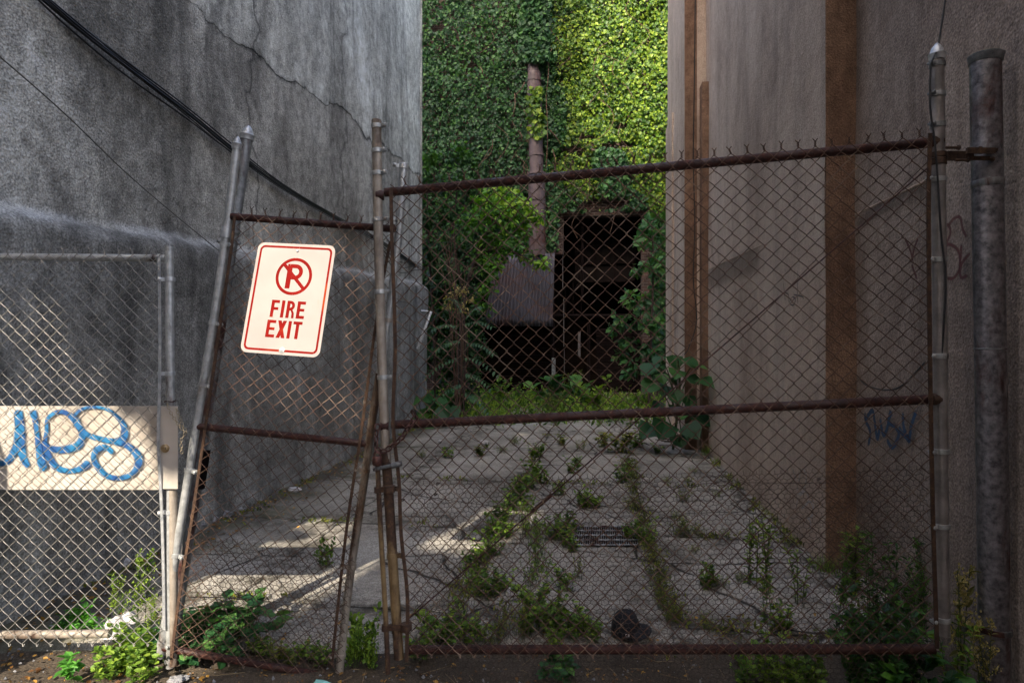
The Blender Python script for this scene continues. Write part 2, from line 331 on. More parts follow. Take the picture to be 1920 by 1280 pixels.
def leafmat(name, lo, mid, hi, trans=.35, rough=.5):
    t = NT(name); a = t.n('ShaderNodeAttribute', attribute_name='tint')
    oi = t.n('ShaderNodeObjectInfo')
    f = t.math('ADD', a.outputs['Fac'], t.math('MULTIPLY', t.math('SUBTRACT', t.noise(.9, 4), .5), .7))
    f = t.math('ADD', f, t.math('MULTIPLY', t.math('SUBTRACT', oi.outputs['Random'], .5), .25))
    c = t.ramp(f, [(.12, lo), (.5, mid), (.92, hi)])
    t.done(c, rough, 0, None, .35)
    tr = t.n('ShaderNodeBsdfTranslucent'); t.l(t.mix(1.0, c, (1.25, 1.3, .5), 'MULTIPLY'), tr.inputs[0])
    mx = t.n('ShaderNodeMixShader'); mx.inputs[0].default_value = trans
    t.l(t.b.outputs[0], mx.inputs[1]); t.l(tr.outputs[0], mx.inputs[2]); t.l(mx.outputs[0], t.out.inputs[0])
    return t.m
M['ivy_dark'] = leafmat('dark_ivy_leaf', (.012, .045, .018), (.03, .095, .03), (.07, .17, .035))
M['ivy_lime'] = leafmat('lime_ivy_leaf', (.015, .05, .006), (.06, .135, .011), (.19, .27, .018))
M['leaf_bush'] = leafmat('bush_leaf', (.015, .05, .016), (.035, .11, .025), (.10, .24, .03))
M['leaf_bright'] = leafmat('bright_tree_leaf', (.04, .12, .015), (.10, .26, .02), (.28, .42, .04))
M['leaf_fern'] = leafmat('pinnate_leaf', (.03, .08, .04), (.07, .15, .08), (.16, .26, .12), .25)
M['leaf_broad'] = leafmat('broad_leaf', (.018, .07, .025), (.04, .13, .04), (.11, .24, .05), .3)
M['leaf_weed'] = leafmat('weed_leaf', (.045, .10, .016), (.13, .24, .03), (.28, .40, .05))
M['leaf_yellow'] = leafmat('yellow_weed_leaf', (.07, .09, .02), (.15, .19, .03), (.30, .30, .05))
M['leaf_gold'] = leafmat('pale_seed_head', (.14, .13, .04), (.24, .21, .08), (.42, .34, .14))
M['leaf_dead'] = leafmat('dead_leaf', (.10, .045, .015), (.22, .11, .03), (.45, .25, .05), .1)
M['leaf_lit'] = leafmat('sunlit_bright_leaf', (.06, .20, .03), (.12, .36, .05), (.2, .5, .08), .4)  # brighter copy of the weed leaf, sunlight put into its green
def brick():
    t = NT('old_red_brick'); u = t.n('ShaderNodeVectorMath', operation='DOT_PRODUCT'); t.l(t.geo.outputs['Position'], u.inputs[0]); u.inputs[1].default_value = tuple(AR)
    sx = t.n('ShaderNodeSeparateXYZ'); t.l(t.geo.outputs['Position'], sx.inputs[0]); cb = t.n('ShaderNodeCombineXYZ')
    t.l(u.outputs['Value'], cb.inputs[0]); t.l(sx.outputs[2], cb.inputs[1])
    b = t.n('ShaderNodeTexBrick'); t.l(cb.outputs[0], b.inputs['Vector']); b.inputs['Scale'].default_value = 1
    b.inputs['Brick Width'].default_value = .22; b.inputs['Row Height'].default_value = .075; b.inputs['Mortar Size'].default_value = .008
    b.inputs['Color1'].default_value = (.075, .036, .028, 1); b.inputs['Color2'].default_value = (.04, .023, .02, 1); b.inputs['Mortar'].default_value = (.10, .085, .075, 1)
    c = t.mix(.4, b.outputs['Color'], t.ramp(t.noise(3, 6), [(.3, .2), (.7, .8)]), 'OVERLAY')
    return t.done(c, .9, 0, t.bump(b.outputs['Fac'], -.01))
M['brick'] = brick()
def corrug():
    t = NT('weathered_sheet_metal'); c = t.ramp(t.noise(1.5, 6), [(.3, (.038, .036, .045)), (.7, (.085, .08, .10))])
    rf = t.ramp(t.noise(1.3, 6, None, .6, .5), [(.5, 0.0), (.66, 1.0)]); c = t.mix(t.math('MULTIPLY', rf, .6), c, (.10, .045, .035))
    return t.done(c, .5, .35)
M['corrugated'] = corrug()

# ---------------------------------------------------------------- ground
def gz(x, y):
    z = .012*nz((x, y, 0), .6)+.006*nz((x, y, 3), 2.3)
    dl = x-(WL.ox+WL.m*y)                                  # rubble rise against the left wall
    if 0 < y < 12: z += .05*max(0, 1-abs(dl)/.5)*(.6+.6*nz((x, y, 1), 3))
    if y < 3.5: z -= .045*min(1, (3.5-y)/.2)*(.75+.5*nz((x, y, 4), 4))   # the slab edge crumbles down to the street side
    return z
def grid_mesh(name, xs, ys, fz, mat):
    mb = MB(); v = [(x, y+((.05*nz((x, 0, 5), 1.7)+.03*nz((x, 0, 8), 6)) if (name == 'ground' and y < 3.35) else 0), fz(x, y)-(.03 if (name == 'ground' and y < 3.33) else 0)) for y in ys for x in xs]; n = len(xs)
    mb.add(v, [(j*n+i, j*n+i+1, (j+1)*n+i+1, (j+1)*n+i) for j in range(len(ys)-1) for i in range(n-1)])
    return mb.build(name, mat, None, True, 180)
xs = [-90, -40, -20, -10, -6]+list(np.arange(-4.4, 5.0, .07))+[6, 9, 14, 25, 50, 90]
ys = [3.27, 3.30]+list(np.arange(3.37, 9.0, .07))+list(np.arange(9.1, 17.5, .25))+[19, 22, 30, 50, 90]
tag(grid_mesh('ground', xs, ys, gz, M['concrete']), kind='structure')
xs2 = [-90, -40, -20, -10, -6]+list(np.arange(-4.4, 5.0, .06))+[6, 9, 14, 25, 50, 90]
ys2 = [-90, -50, -30, -20, -10, -4]+list(np.arange(-1, 1.8, .3))+list(np.arange(1.8, 3.55, .045))
tag(grid_mesh('street_apron', xs2, ys2, lambda x, y: -.055+.02*nz((x, y, 7), 1.1)+.012*nz((x, y, 2), 5)+(.025 if y < 3.36 else -.05), M['asphalt']), kind='structure')

# ---------------------------------------------------------------- the two flanking buildings
def wall_grid(mb, W, Ds, zs, off, mi=0, cap=True):
    n = len(Ds); v = [W.pt(D, z, off(D, z)) for z in zs for D in Ds]
    f = [(j*n+i, j*n+i+1, (j+1)*n+i+1, (j+1)*n+i) for j in range(len(zs)-1) for i in range(n-1)]
    if W.side > 0: f = [q[::-1] for q in f]
    f = [q[::-1] for q in f]
    mb.add(v, f, None, mi)
def off_left(D, z):
    p = (D, z, 0)
    led = 2.36+.043*(D-3.64)+.035*noise.noise(Vector((D*1.3, 0, 4)))+.02*noise.noise(Vector((D*5, 0, 9)))
    k = min(1, max(0, (led+.09-z)/.14)); k = k*(2-k)
    o = .15*k-.02*max(0, min(1, (led-.25-z)/.6))
    o += .018*noise.noise(Vector((D*.9, z*.9, 1)))+.008*noise.noise(Vector((D*4, z*3, 2)))
    o += .05*max(0, 1-z/.25)*(.5+noise.noise(Vector((D*5, z*5, 7))))
    return o
bl = empty('rendered_building', (WL.ox-.5, 1.6, 0), 'tall blue-grey stained render wall on the left side of the alley', 'building')
mb = MB()
Ds = list(np.arange(1.5, 12.58, .055))+[12.6]; zs = list(np.arange(-.1, 6.4, .04))+list(np.arange(6.45, 8.8, .25))+[8.9]
wall_grid(mb, WL, Ds, zs, off_left)
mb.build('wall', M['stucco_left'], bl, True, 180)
mb = MB()
def slab(mb, pts, z0, z1, mi=0):
    v = [(p[0], p[1], z) for z in (z0, z1) for p in pts]; n = len(pts)
    mb.add(v, [tuple(range(n))[::-1], tuple(range(n, 2*n))]+[(i, (i+1) % n, n+(i+1) % n, n+i) for i in range(n)], None, mi)
fr, bk = WL.pt(1.5, 0, -.03), WL.pt(12.6, 0, -.03)
slab(mb, [bk, bk+np.array((-9, 1.2, 0)), fr+np.array((-9, 1.2, 0)), fr], -.1, 8.88)
for q in (WL.pt(12.6, 0, .0),): mb.box((q[0]-.12, 12.62, 4.35), (.14, 0, 0), (0, .03, 0), (0, 0, 4.45))
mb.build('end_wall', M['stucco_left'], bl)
mb = MB(); a_, b_ = WL.pt(1.5, 0, -.02), WL.pt(5.0, 0, -.02); slab(mb, [b_, b_+np.array((-8, 1, 0)), a_+np.array((-8, 1, 0)), a_], 8.91, 13.5); mb.build('shade_storey', M['stucco_left'], bl)  # added out of view to keep skylight off the near right wall

# the right hand wall: near panel set back, long panel, far panel standing proud
brt = empty('brown_rendered_building', (2.4, 2.0, 0), 'tall taupe render wall with brown pilaster returns on the right of the alley', 'building')
off_r = lambda D, z: .012*noise.noise(Vector((D*.8, z*.8, 11)))+.005*noise.noise(Vector((D*4, z*2, 12)))
Dj1 = 1.644/((1548-960)/F-.139); Dj2 = WR.ox/((1322-960)/F-.139); Df = WRf.ox/((1252-960)/F-.139); Dj2 = 9.3
zsr = list(np.arange(-.1, 7, .12))+[8.35]
mb = MB(); wall_grid(mb, WRn, list(np.arange(1.4, Dj1+.1, .08))+[Dj1+.1], zsr, off_r); mb.build('wall', M['stucco_near'], brt, True, 180)
mb = MB(); wall_grid(mb, WR, [Dj1]+list(np.arange(Dj1+.08, Dj2+.05, .1))+[Dj2+.06], zsr, off_r); mb.build('wall', M['stucco_right'], brt, True, 180)
mb = MB(); wall_grid(mb, WRf, [Dj2]+list(np.arange(Dj2+.1, Df, .1))+[Df], zsr, off_r); mb.build('wall', M['stucco_right'], brt, True, 180)
def ret(D, Wa, Wb, z1, ex=0.0, k0=0.0, k1=1.0):                       # a return face between two parallel faces
    mb = MB(); a = Wa.pt(D, 0, ex); b = Wb.pt(D, 0, -.02); a, b = a+(b-a)*k0, a+(b-a)*k1; n = 6; zz = np.linspace(-.1, z1, 40)
    v = [a+(b-a)*i/n+np.array((0, .004*noise.noise(Vector((i*.7, z*2, D))), z)) for z in zz for i in range(n+1)]
    mb.add(v, [(j*(n+1)+i, j*(n+1)+i+1, (j+1)*(n+1)+i+1, (j+1)*(n+1)+i) for j in range(39) for i in range(n)])
    return mb
ret(Dj1, WR, WRn, 8.35, .0).build('pilaster_return', M['stucco_brown'], brt, True, 180)
ret(Dj2, WRf, WR, 8.35, .0, 0, .55).build('pilaster_return', M['stucco_brown'], brt, True, 180)
ret(Dj2, WRf, WR, 8.35, .0, .55, 1.05).build('pilaster_return', M['stucco_right'], brt, True, 180)
# small lower pilaster strip beside the far return
mb = MB(); zt = EYE+485/F*9.1; a = WR.pt(9.06, 0, .0); b = WR.pt(9.29, 0, 0)
mb.box((a+b)/2+np.array((0, 0, zt/2))+WR.n*.03, WR.d*.115, WR.n*.062, (0, 0, zt/2)); mb.build('pilaster', M['stucco_brown'], brt)
# low swelling at the foot of the far panel (the corner steps out below about 4.7 m)
mb = MB(); zt = EYE+395/F*Df; a = WRf.pt(Df-.9, 0, 0); b = WRf.pt(Df+.0, 0, 0)
mb.box((a+b)/2+np.array((0, 0, zt/2)), WRf.d*.46, WRf.n*.035, (0, 0, zt/2)); mb.build('plinth', M['stucco_right'], brt)
mb = MB(); q0 = WRn.pt(1.4, 0, -.03); q1 = WRn.pt(Dj1+.1, 0, -.03); q2 = WR.pt(Dj2+.05, 0, -.03); q3 = WRf.pt(Df, 0, -.03)
slab(mb, [q0, q0+np.array((9, -1.2, 0)), q3+np.array((9, -1.2, 0)), q3, WRf.pt(Dj2+.1, 0, -.03), q2, WR.pt(Dj1+.1, 0, -.03), q1], -.1, 8.33)
mb.build('end_wall', M['stucco_right'], brt)
mb = MB(); a_, b_ = WRn.pt(1.4, 0, -.04), WR.pt(5.2, 0, -.04); slab(mb, [a_, a_+np.array((8, -1, 0)), b_+np.array((8, -1, 0)), b_], 8.36, 17); mb.build('shade_storey', M['stucco_right'], brt)  # added out of view to darken the near end of the left wall

# graffiti helper: ribbons lying on a wall, tint fades to the edges
def ribbon(mb, pts, width, n, lift=.0015, drift=.0012):
    p = crom(pts, 10); T = np.gradient(p, axis=0); T /= np.linalg.norm(T, axis=1)[:, None]+1e-9
    S = np.cross(T, n); S /= np.linalg.norm(S, axis=1)[:, None]+1e-9; m = len(p)
    wv = np.interp(np.linspace(0, 1, m), np.linspace(0, 1, len(np.atleast_1d(width))), np.atleast_1d(width)) if np.ndim(width) else np.full(m, width)
    v = []; t = []
    for k, (s_, tt) in enumerate(((-1.25, 0), (-.55, .62), (0, 1), (.55, .62), (1.25, 0))):
        endf = np.clip(np.minimum(np.arange(m), m-1-np.arange(m))/3, 0, 1)
        v.append(p+S*(s_*wv[:, None]/2)+n*(lift+drift*np.linspace(0, 1, m)[:, None])); t.append(tt*endf)
    v = np.stack(v, 1).reshape(-1, 3); t = np.stack(t, 1).ravel()
    mb.add(v, [(i*5+j, i*5+j+1, (i+1)*5+j+1, (i+1)*5+j) for i in range(m-1) for j in range(4)], t)
def tagging(W, name, strokes, width, mat, parent, off=.012):
    mb = MB()
    if name == 'graffiti' and len(strokes) > 6:            # letters standing apart are parts of their own
        for q in (strokes[:3], strokes[3:]): o = tagging(W, 'graffiti_letters', q, width, mat, parent, off)
        return o
    for i, s in enumerate(strokes): ribbon(mb, [W.at(x, y, off) for x, y in s], width, W.n, .002+.002*i)
    return mb.build(name, mat, parent)
tagging(WR, 'damp_stain', [[(1324, 530), (1380, 502), (1432, 482)]], .30, M['damp'], brt); tagging(WRn, 'damp_stain', [[(1608, 425), (1650, 395), (1700, 372), (1745, 358)]], .09, M['damp'], brt)
tg = tagging(WRn, 'graffiti', [[(1700, 443), (1712, 470), (1717, 492)], [(1728, 445), (1720, 465), (1716, 488)], [(1715, 495), (1721, 510), (1726, 524)],
    [(1773, 420), (1785, 424), (1787, 440), (1775, 465), (1772, 472)], [(1783, 424), (1795, 410), (1807, 408), (1812, 430), (1820, 445)],
    [(1774, 470), (1785, 458), (1800, 465), (1807, 480), (1806, 505), (1795, 521), (1780, 520), (1777, 510)],
    [(1810, 455), (1810, 480), (1808, 495)], [(1830, 472), (1815, 490), (1809, 505), (1812, 520), (1826, 515)]], .020, M['spray_red'], brt); tag(tg, 'dark red spray tag high on the near wall panel')
tg = tagging(WRn, 'graffiti', [[(1625, 772), (1628, 790), (1636, 810), (1632, 838)], [(1625, 790), (1640, 770), (1645, 790), (1650, 822), (1655, 800)], [(1655, 780), (1662, 815), (1670, 800), (1676, 765)],
    [(1680, 770), (1672, 790), (1685, 800), (1692, 815), (1680, 838), (1668, 822)], [(1700, 770), (1702, 800), (1712, 826), (1716, 800), (1728, 765)], [(1692, 800), (1700, 812), (1715, 825)]], .035, M['spray_navy'], brt); tag(tg, 'faded dark blue spray tag low on the near wall panel')
tg = tagging(WR, 'graffiti', [[(1489, 875), (1497, 905), (1500, 930), (1496, 950)], [(1500, 905), (1507, 880), (1516, 890), (1512, 915), (1500, 928)], [(1502, 932), (1515, 920), (1520, 940), (1506, 955)],
    [(1508, 955), (1524, 940), (1530, 960), (1520, 975)], [(1518, 968), (1526, 980), (1524, 995)], [(1530, 935), (1532, 950), (1528, 975)]], .014, M['spray_white'], brt); tag(tg, 'thin white scrawl beside the brown pilaster')
tg = tagging(WR, 'graffiti', [[(1471, 525), (1474, 548), (1476, 566)], [(1472, 548), (1482, 552), (1483, 568)], [(1489, 556), (1485, 568), (1492, 572), (1496, 560), (1489, 556)], [(1500, 505), (1500, 540), (1501, 574)], [(1492, 552), (1510, 556), (1512, 562)]], .014, M['spray_black'], brt); tag(tg, 'small black scrawl on the long wall panel')
# scars in the render of the right wall: a slanting ridge of old roofline
mb = MB()
for (x0, y0), (x1, y1), W_ in [((1322, 508), (1434, 457), WR), ((1606, 402), (1745, 335), WRn)]:
    a, b = W_.at(x0, y0), W_.at(x1, y1); n = 14
    for i in range(n):
        p0 = a+(b-a)*i/n; p1 = a+(b-a)*(i+1)/n
        mb.tube([p0, p1], .006+.006*rng.random(), 6)
    mb.build('roofline_scar', M['stucco_right'], brt, True); mb = MB()

# ---------------------------------------------------------------- far building: brick behind ivy, dark recess
far = empty('brick_building', BT(1, 0), 'old brick building overgrown with ivy closing the far end of the alley', 'building')
mb = MB()
def fac(t0, t1, z0, z1, off0=0.0, th=.35, mb_=None):
    (mb_ or mb).box(BT((t0+t1)/2, (z0+z1)/2, off0-th/2), AR*(t1-t0)/2, AD*th/2, (0, 0, (z1-z0)/2))
tl, zt1 = bt(895, 612); tm, zt0 = bt(1056, 476); tr, zT = bt(1203, 402)
fac(-8, 9, zT, 11.7); fac(-8, tm, zt0, zT-.003); fac(-8, tl, -.1, zt0-.003); fac(tr, 9, -.1, zT-.003)
mb.build('wall', M['brick'], far)
mb = MB()
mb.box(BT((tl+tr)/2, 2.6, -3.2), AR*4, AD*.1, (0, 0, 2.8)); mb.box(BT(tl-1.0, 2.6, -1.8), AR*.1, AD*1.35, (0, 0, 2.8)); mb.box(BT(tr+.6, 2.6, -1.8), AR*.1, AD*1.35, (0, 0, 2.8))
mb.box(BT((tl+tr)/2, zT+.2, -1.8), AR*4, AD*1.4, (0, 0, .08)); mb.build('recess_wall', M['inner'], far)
# dim window with muntins
(t0, zb), (t1, zt) = bt(1078, 522), bt(1192, 412)
mb = MB()
for k in range(4): mb.box(BT(t0+(t1-t0)*k/3, (zb+zt)/2, -.9), AR*.035, AD*.04, (0, 0, (zt-zb)/2))
for k in range(4): mb.box(BT((t0+t1)/2, zb+(zt-zb)*k/3, -.905), AR*(t1-t0)/2, AD*.03, (0, 0, .025))
wf = mb.build('window', M['steel_dark'], far)
mb = MB(); mb.box(BT((t0+t1)/2, (zb+zt)/2, -.96), AR*(t1-t0)/2, AD*.01, (0, 0, (zt-zb)/2)); mb.build('pane', M['glass_dim'], wf)
(t0, zb), (t1, zt) = bt(1118, 735), bt(1206, 612); mb = MB(); z = zb
while z < zt:
    mb.box(BT((t0+t1)/2, z, -1.2), AR*(t1-t0)/2, AD*.03+np.array((0, 0, .02)), (0, 0, .035)); z += .09
mb.build('roller_shutter', M['steel_dark'], far)
(t0, zb), (t1, zt) = bt(935, 735), bt(1036, 618); mb = MB(); z = zb; k = 0
while z < zt:
    mb.box(BT((t0+t1)/2, z, -.5-.12*k), AR*(t1-t0)/2, AD*.14, (0, 0, .02)); z += .2; k += 1
mb.build('steps', M['steel_dark'], far)
mb = MB()
def bar(x0, y0, x1, y1, off, r, mb_): mb_.tube([B(x0, y0, off), B(x1, y1, off)], r, 6)
bar(1045, 590, 1095, 520, -.6, .05, mb); bar(1045, 560, 1095, 492, -.6, .02, mb); bar(1040, 592, 1206, 592, -.4, .06, mb)
for x in (1060, 1075, 1090): bar(x, 500+(1090-x)*1.4, x, 592, -.6, .015, mb)
bar(1092, 410, 1092, 560, -.3, .035, mb); bar(1037, 470, 1037, 745, .02, .05, mb); bar(1104, 600, 1104, 745, -.5, .05, mb)
mb.build('stair_frame', M['steel_dark'], far)
mb = MB(); bar(1055, 440, 1055, 540, -.1, .014, mb); bar(1057, 560, 1057, 650, -.1, .014, mb); bar(1058, 655, 1058, 700, -.1, .01, mb)
mb.build('hanging_cable', M['patch_dim'], far)
mb = MB(); q = B(1086, 645, -.2); mb.box(q, AR*.035, AD*.02, (0, 0, .35)); mb.build('pale_strip', M['patch_dim'], far)
mb = MB(); q = B(1038, 690, .1); mb.box(q, AR*.05, AD*.02, (0, 0, .28)); q = B(1183, 457, 0.02); mb.build('pale_post', M['galv_dark'], far)
# corrugated sheet hung over the left bay
cs = MB(); c4 = [B(928, 478, .45), B(1040, 474, .45), B(1036, 612, .55), B(908, 610, .55)]; n = 96; m = 10; v = []
for j in range(m+1):
    for i in range(n+1):
        s, t_ = i/n, j/m; p = (c4[0]*(1-s)+c4[1]*s)*(1-t_)+(c4[3]*(1-s)+c4[2]*s)*t_
        v.append(p-AD*(.022*math.sin(i/n*2*math.pi*19)+.02*math.sin(t_*3)))
cs.add(v, [(j*(n+1)+i, (j+1)*(n+1)+i, (j+1)*(n+1)+i+1, j*(n+1)+i+1) for j in range(m) for i in range(n)])
sheet = cs.build('corrugated_sheet', M['corrugated'], None, True, 180)
md = sheet.modifiers.new('thick', 'SOLIDIFY'); md.thickness = .004
tag(sheet, 'rusting corrugated metal sheet hung over the dark bay of the ivy building', 'metal sheet')
# big downpipe
mb = MB(); pts = [B(1003, 440, .35), B(1003, 336, .35)]
dp = empty('drainpipe', B(1003, 560, .35), 'fat rusty brown drainpipe running down the middle of the ivy wall', 'pipe')
mb.tube([B(1008, 480, .35), B(1007, 325, .35)], .24, 20); mb.tube([B(1006, 326, .35), B(1001, 140, .35)], .195, 20)
mb.tube([B(1001, 141, .35), B(995, 98, .35)], [.19, .05], 16)
M['pipe_brown'] = metal('brown_drainpipe_paint', (.045, .03, .032), (.095, .065, .068), 5, .15, (.45, .7), RSTD, .35, 2)
mb.build('pipe', M['pipe_brown'], dp, True)
for y, r in ((327, .265), (292, .215), (375, .26), (240, .21), (152, .21)):
    mb = MB(); a = B(1006 if y > 250 else 1002, y, .35); mb.tube([a-np.array((0, 0, .03)), a+np.array((0, 0, .03))], r, 20); mb.build('collar', M['pipe_brown'], dp, True)

# ---------------------------------------------------------------- unseen blocks added behind the camera to shade the alley, leaving a sun gap
UA = np.array((math.cos(R(SUN_AZ)), -math.sin(R(SUN_AZ)), 0)); SA = np.array((math.sin(R(SUN_AZ)), math.cos(R(SUN_AZ)), 0))
def uw(p): a = float(np.dot(p, SA)); return float(np.dot(p, UA)), float(p[2]+a*math.tan(R(SUN_EL)))
def street_block(u0, u1, a1, dep, h, label):
    mb = MB(); q = [UA*u0+SA*a1, UA*u1+SA*a1, UA*u1+SA*(a1-dep), UA*u0+SA*(a1-dep)]
    slab(mb, q[::-1], -.1, h)
    for k in range(int(h//3.2)):
        for i in range(int((u1-u0)//2.6)):
            mb.box(UA*(u0+1.4+2.6*i)+SA*(a1+.0)+np.array((0, 0, 1.8+3.2*k)), UA*.62, SA*.06, (0, 0, .08))
    return tag(mb.build('street_shade_block', M['facade']), label, 'building')
street_block(-1.77, 12, -11, 5, 24, 'wide plain block added behind the viewer to shade the alley')
street_block(-16, -4.6, -11, 7, 32, 'tall plain block added left of the sun gap to shade the ivy')
street_block(-2.5, -1.78, -11, 3, 10.75, 'low narrow block added behind the viewer to stop low sun')
street_block(-4.74, -2.52, -11.5, 3, 9.15, 'lowest block added behind the viewer to trim the sun gap')

# ---------------------------------------------------------------- leaves
LEAFV = np.array([(0, 0, 0), (0, .5, -.05), (0, 1, -.14), (-.30, .28, .05), (-.30, .62, .02), (.30, .28, .05), (.30, .62, .02)])
LEAFF = np.array([(0, 1, 3), (1, 4, 3), (1, 2, 4), (0, 5, 1), (1, 5, 6), (1, 6, 2)])
IVYV = np.array([(0, 0, 0), (0, .45, -.06), (0, 1, -.1), (-.52, .30, .06), (-.30, .72, .0), (.52, .30, .06), (.30, .72, .0)])
def leaves(mb, pos, axis, nrm, size, tint, shape=LEAFV, wid=1.0, mi=0):
    pos = np.asarray(pos, float); n = len(pos)
    if n == 0: return
    a = np.asarray(axis, float); a = a/(np.linalg.norm(a, axis=1)[:, None]+1e-9)
    x = np.cross(a, nrm); x /= np.linalg.norm(x, axis=1)[:, None]+1e-9; z = np.cross(x, a)
    s = np.broadcast_to(np.asarray(size, float), (n,))[:, None, None]
    L = shape[None]*np.array((wid, 1, 1))
    v = pos[:, None]+s*(L[..., 0:1]*x[:, None]+L[..., 1:2]*a[:, None]+L[..., 2:3]*z[:, None])
    k = len(shape); f = (LEAFF[None]+(np.arange(n)*k)[:, None, None]).reshape(-1, 3)
    mb.add(v.reshape(-1, 3), f.tolist(), np.repeat(np.broadcast_to(tint, (n,)), k), mi)
def cloud(mb, c, rad, n, size, out=.5, droop=.4, base=.5, var=.25, shape=LEAFV, wid=1.0, squash=(1, 1, 1), shell=.55, mi=0):
    c = np.asarray(c, float); d = rng.normal(size=(n, 3)); d /= np.linalg.norm(d, axis=1)[:, None]
    r = rad*(shell+(1-shell)*rng.random(n))*(1+.25*rng.normal(size=n)*.5); p = c+d*r[:, None]*np.asarray(squash)
    a = d*out+rng.normal(size=(n, 3))*.6+np.array((0, 0, -droop)); nr = d*.6+rng.normal(size=(n, 3))*.45+np.array((0, -.25, .8))
    leaves(mb, p, a, nr, size*(.7+.6*rng.random(n)), np.clip(base+var*rng.normal(size=n), 0, 1), shape, wid, mi)
def mesh_leafcount(): pass

# unseen tree added behind the viewer, crown and gaps shaped to dapple light
tr_ = empty('shade_tree', UA*-3.9+SA*-6, 'tall unseen tree added behind the viewer to dapple the sunlight', 'tree')
mb = MB(); b0 = UA*-4.45+SA*-6; mb.tube(crom([b0-np.array((0,0,.1)), b0+np.array((0, 0, 4)), b0+UA*.5+np.array((0, 0, 9)), b0+UA*.9+np.array((0, 0, 18))]), np.linspace(.22, .05, 25), 10); mb.build('trunk', M['bark'], tr_, True)
mb = MB(); lit = [(-3.96, 7.0, .42), (-4.35, 13.0, .55), (-4.2, 5.2, .1)]
ps = []
while len(ps) < 15000:
    u, w_ = rng.uniform(-5.1, -1.35), (rng.uniform(2.75, 17.1) if rng.random() < .62 else rng.uniform(3.3, 5.2))
    if not -2.80 < u < -2.5 and w_ < 3.3+.06*math.sin(u*11) and rng.random() > .04: continue
    if any(math.hypot(u-a, w_-b) < r_ for a, b, r_ in lit): continue
    if -2.80 < u < -2.5 and w_ > 2.9: pass
    elif u > -2.55 and w_ < (4.45 if abs(u+2.42) < .09 else (4.16 if u > -2.35 else 4.02)): continue
    if -4.0 < u < -3.05 and 3.22 < w_ < 3.52: continue
    if w_ > 16.7 and rng.random() > .4+.5*math.sin(u*7+1): continue
    if rng.random() < .07:                                 # thin top of the crown: a dappled edge high on the ivy
        u = -4.6+abs(rng.normal())*.35; w_ = rng.uniform(16.5, 24)
    elif rng.random() < .03: w_ = 16.7+abs(rng.normal())*1.0
    a = rng.uniform(-7.5, -4.5); ps.append(UA*u+SA*a+np.array((0, 0, w_-a*math.tan(R(SUN_EL)))))
ps = np.array(ps); n = len(ps)
leaves(mb, ps, rng.normal(size=(n, 3)), np.tile(-np.array(sdir), (n, 1))+.4*rng.normal(size=(n, 3)), .22+.1*rng.random(n), rng.random(n), LEAFV, 1.2)
mb.build('crown', M['leaf_bush'], tr_)

# ---------------------------------------------------------------- chain link
def sweep(mb, paths, r, ref, seg=5, tint=None):           # many equal-length paths at once, (k, n, 3)
    paths = np.asarray(paths, float); k, n, _ = paths.shape
    T = np.gradient(paths, axis=1); T /= np.linalg.norm(T, axis=2)[..., None]+1e-12
    N = np.cross(T, ref); N /= np.linalg.norm(N, axis=2)[..., None]+1e-12; Bn = np.cross(T, N)
    th = np.arange(seg)*2*np.pi/seg
    v = paths[:, :, None]+r*(np.cos(th)[:, None]*N[:, :, None]+np.sin(th)[:, None]*Bn[:, :, None])
    i = np.arange(n-1)[:, None]; j = np.arange(seg)[None]; q = np.stack([i*seg+j, i*seg+(j+1) % seg, (i+1)*seg+(j+1) % seg, (i+1)*seg+j], -1).reshape(-1, 4)
    f = (q[None]+(np.arange(k)*n*seg)[:, None, None]).reshape(-1, 4)
    mb.add(v.reshape(-1, 3), f.tolist(), tint)
class Panel:                                              # bilinear sheet between four corners; s right, t up, both in metres
    def __init__(s, bl_, br_, tl_, tr_, wave=.01):
        s.c = [np.asarray(q, float) for q in (bl_, br_, tl_, tr_)]; s.W = (np.linalg.norm(s.c[1]-s.c[0])+np.linalg.norm(s.c[3]-s.c[2]))/2
        s.H = (np.linalg.norm(s.c[2]-s.c[0])+np.linalg.norm(s.c[3]-s.c[1]))/2; s.n = np.cross(s.c[1]-s.c[0], s.c[2]-s.c[0]); s.n /= np.linalg.norm(s.n); s.wave = wave
    def __call__(s, S, T, O=0.0):
        a = (np.asarray(S, float)/s.W)[..., None]; b = (np.asarray(T, float)/s.H)[..., None]
        p = (s.c[0]*(1-a)+s.c[1]*a)*(1-b)+(s.c[2]*(1-a)+s.c[3]*a)*b
        wv = s.wave*np.sin(a*9+b*4)*np.sin(b*7-a*3)*np.clip(4*b*(1-b), 0, 1)*np.clip(4*a*(1-a), 0, 1)
        return p+s.n*(wv+np.asarray(O, float)[..., None])
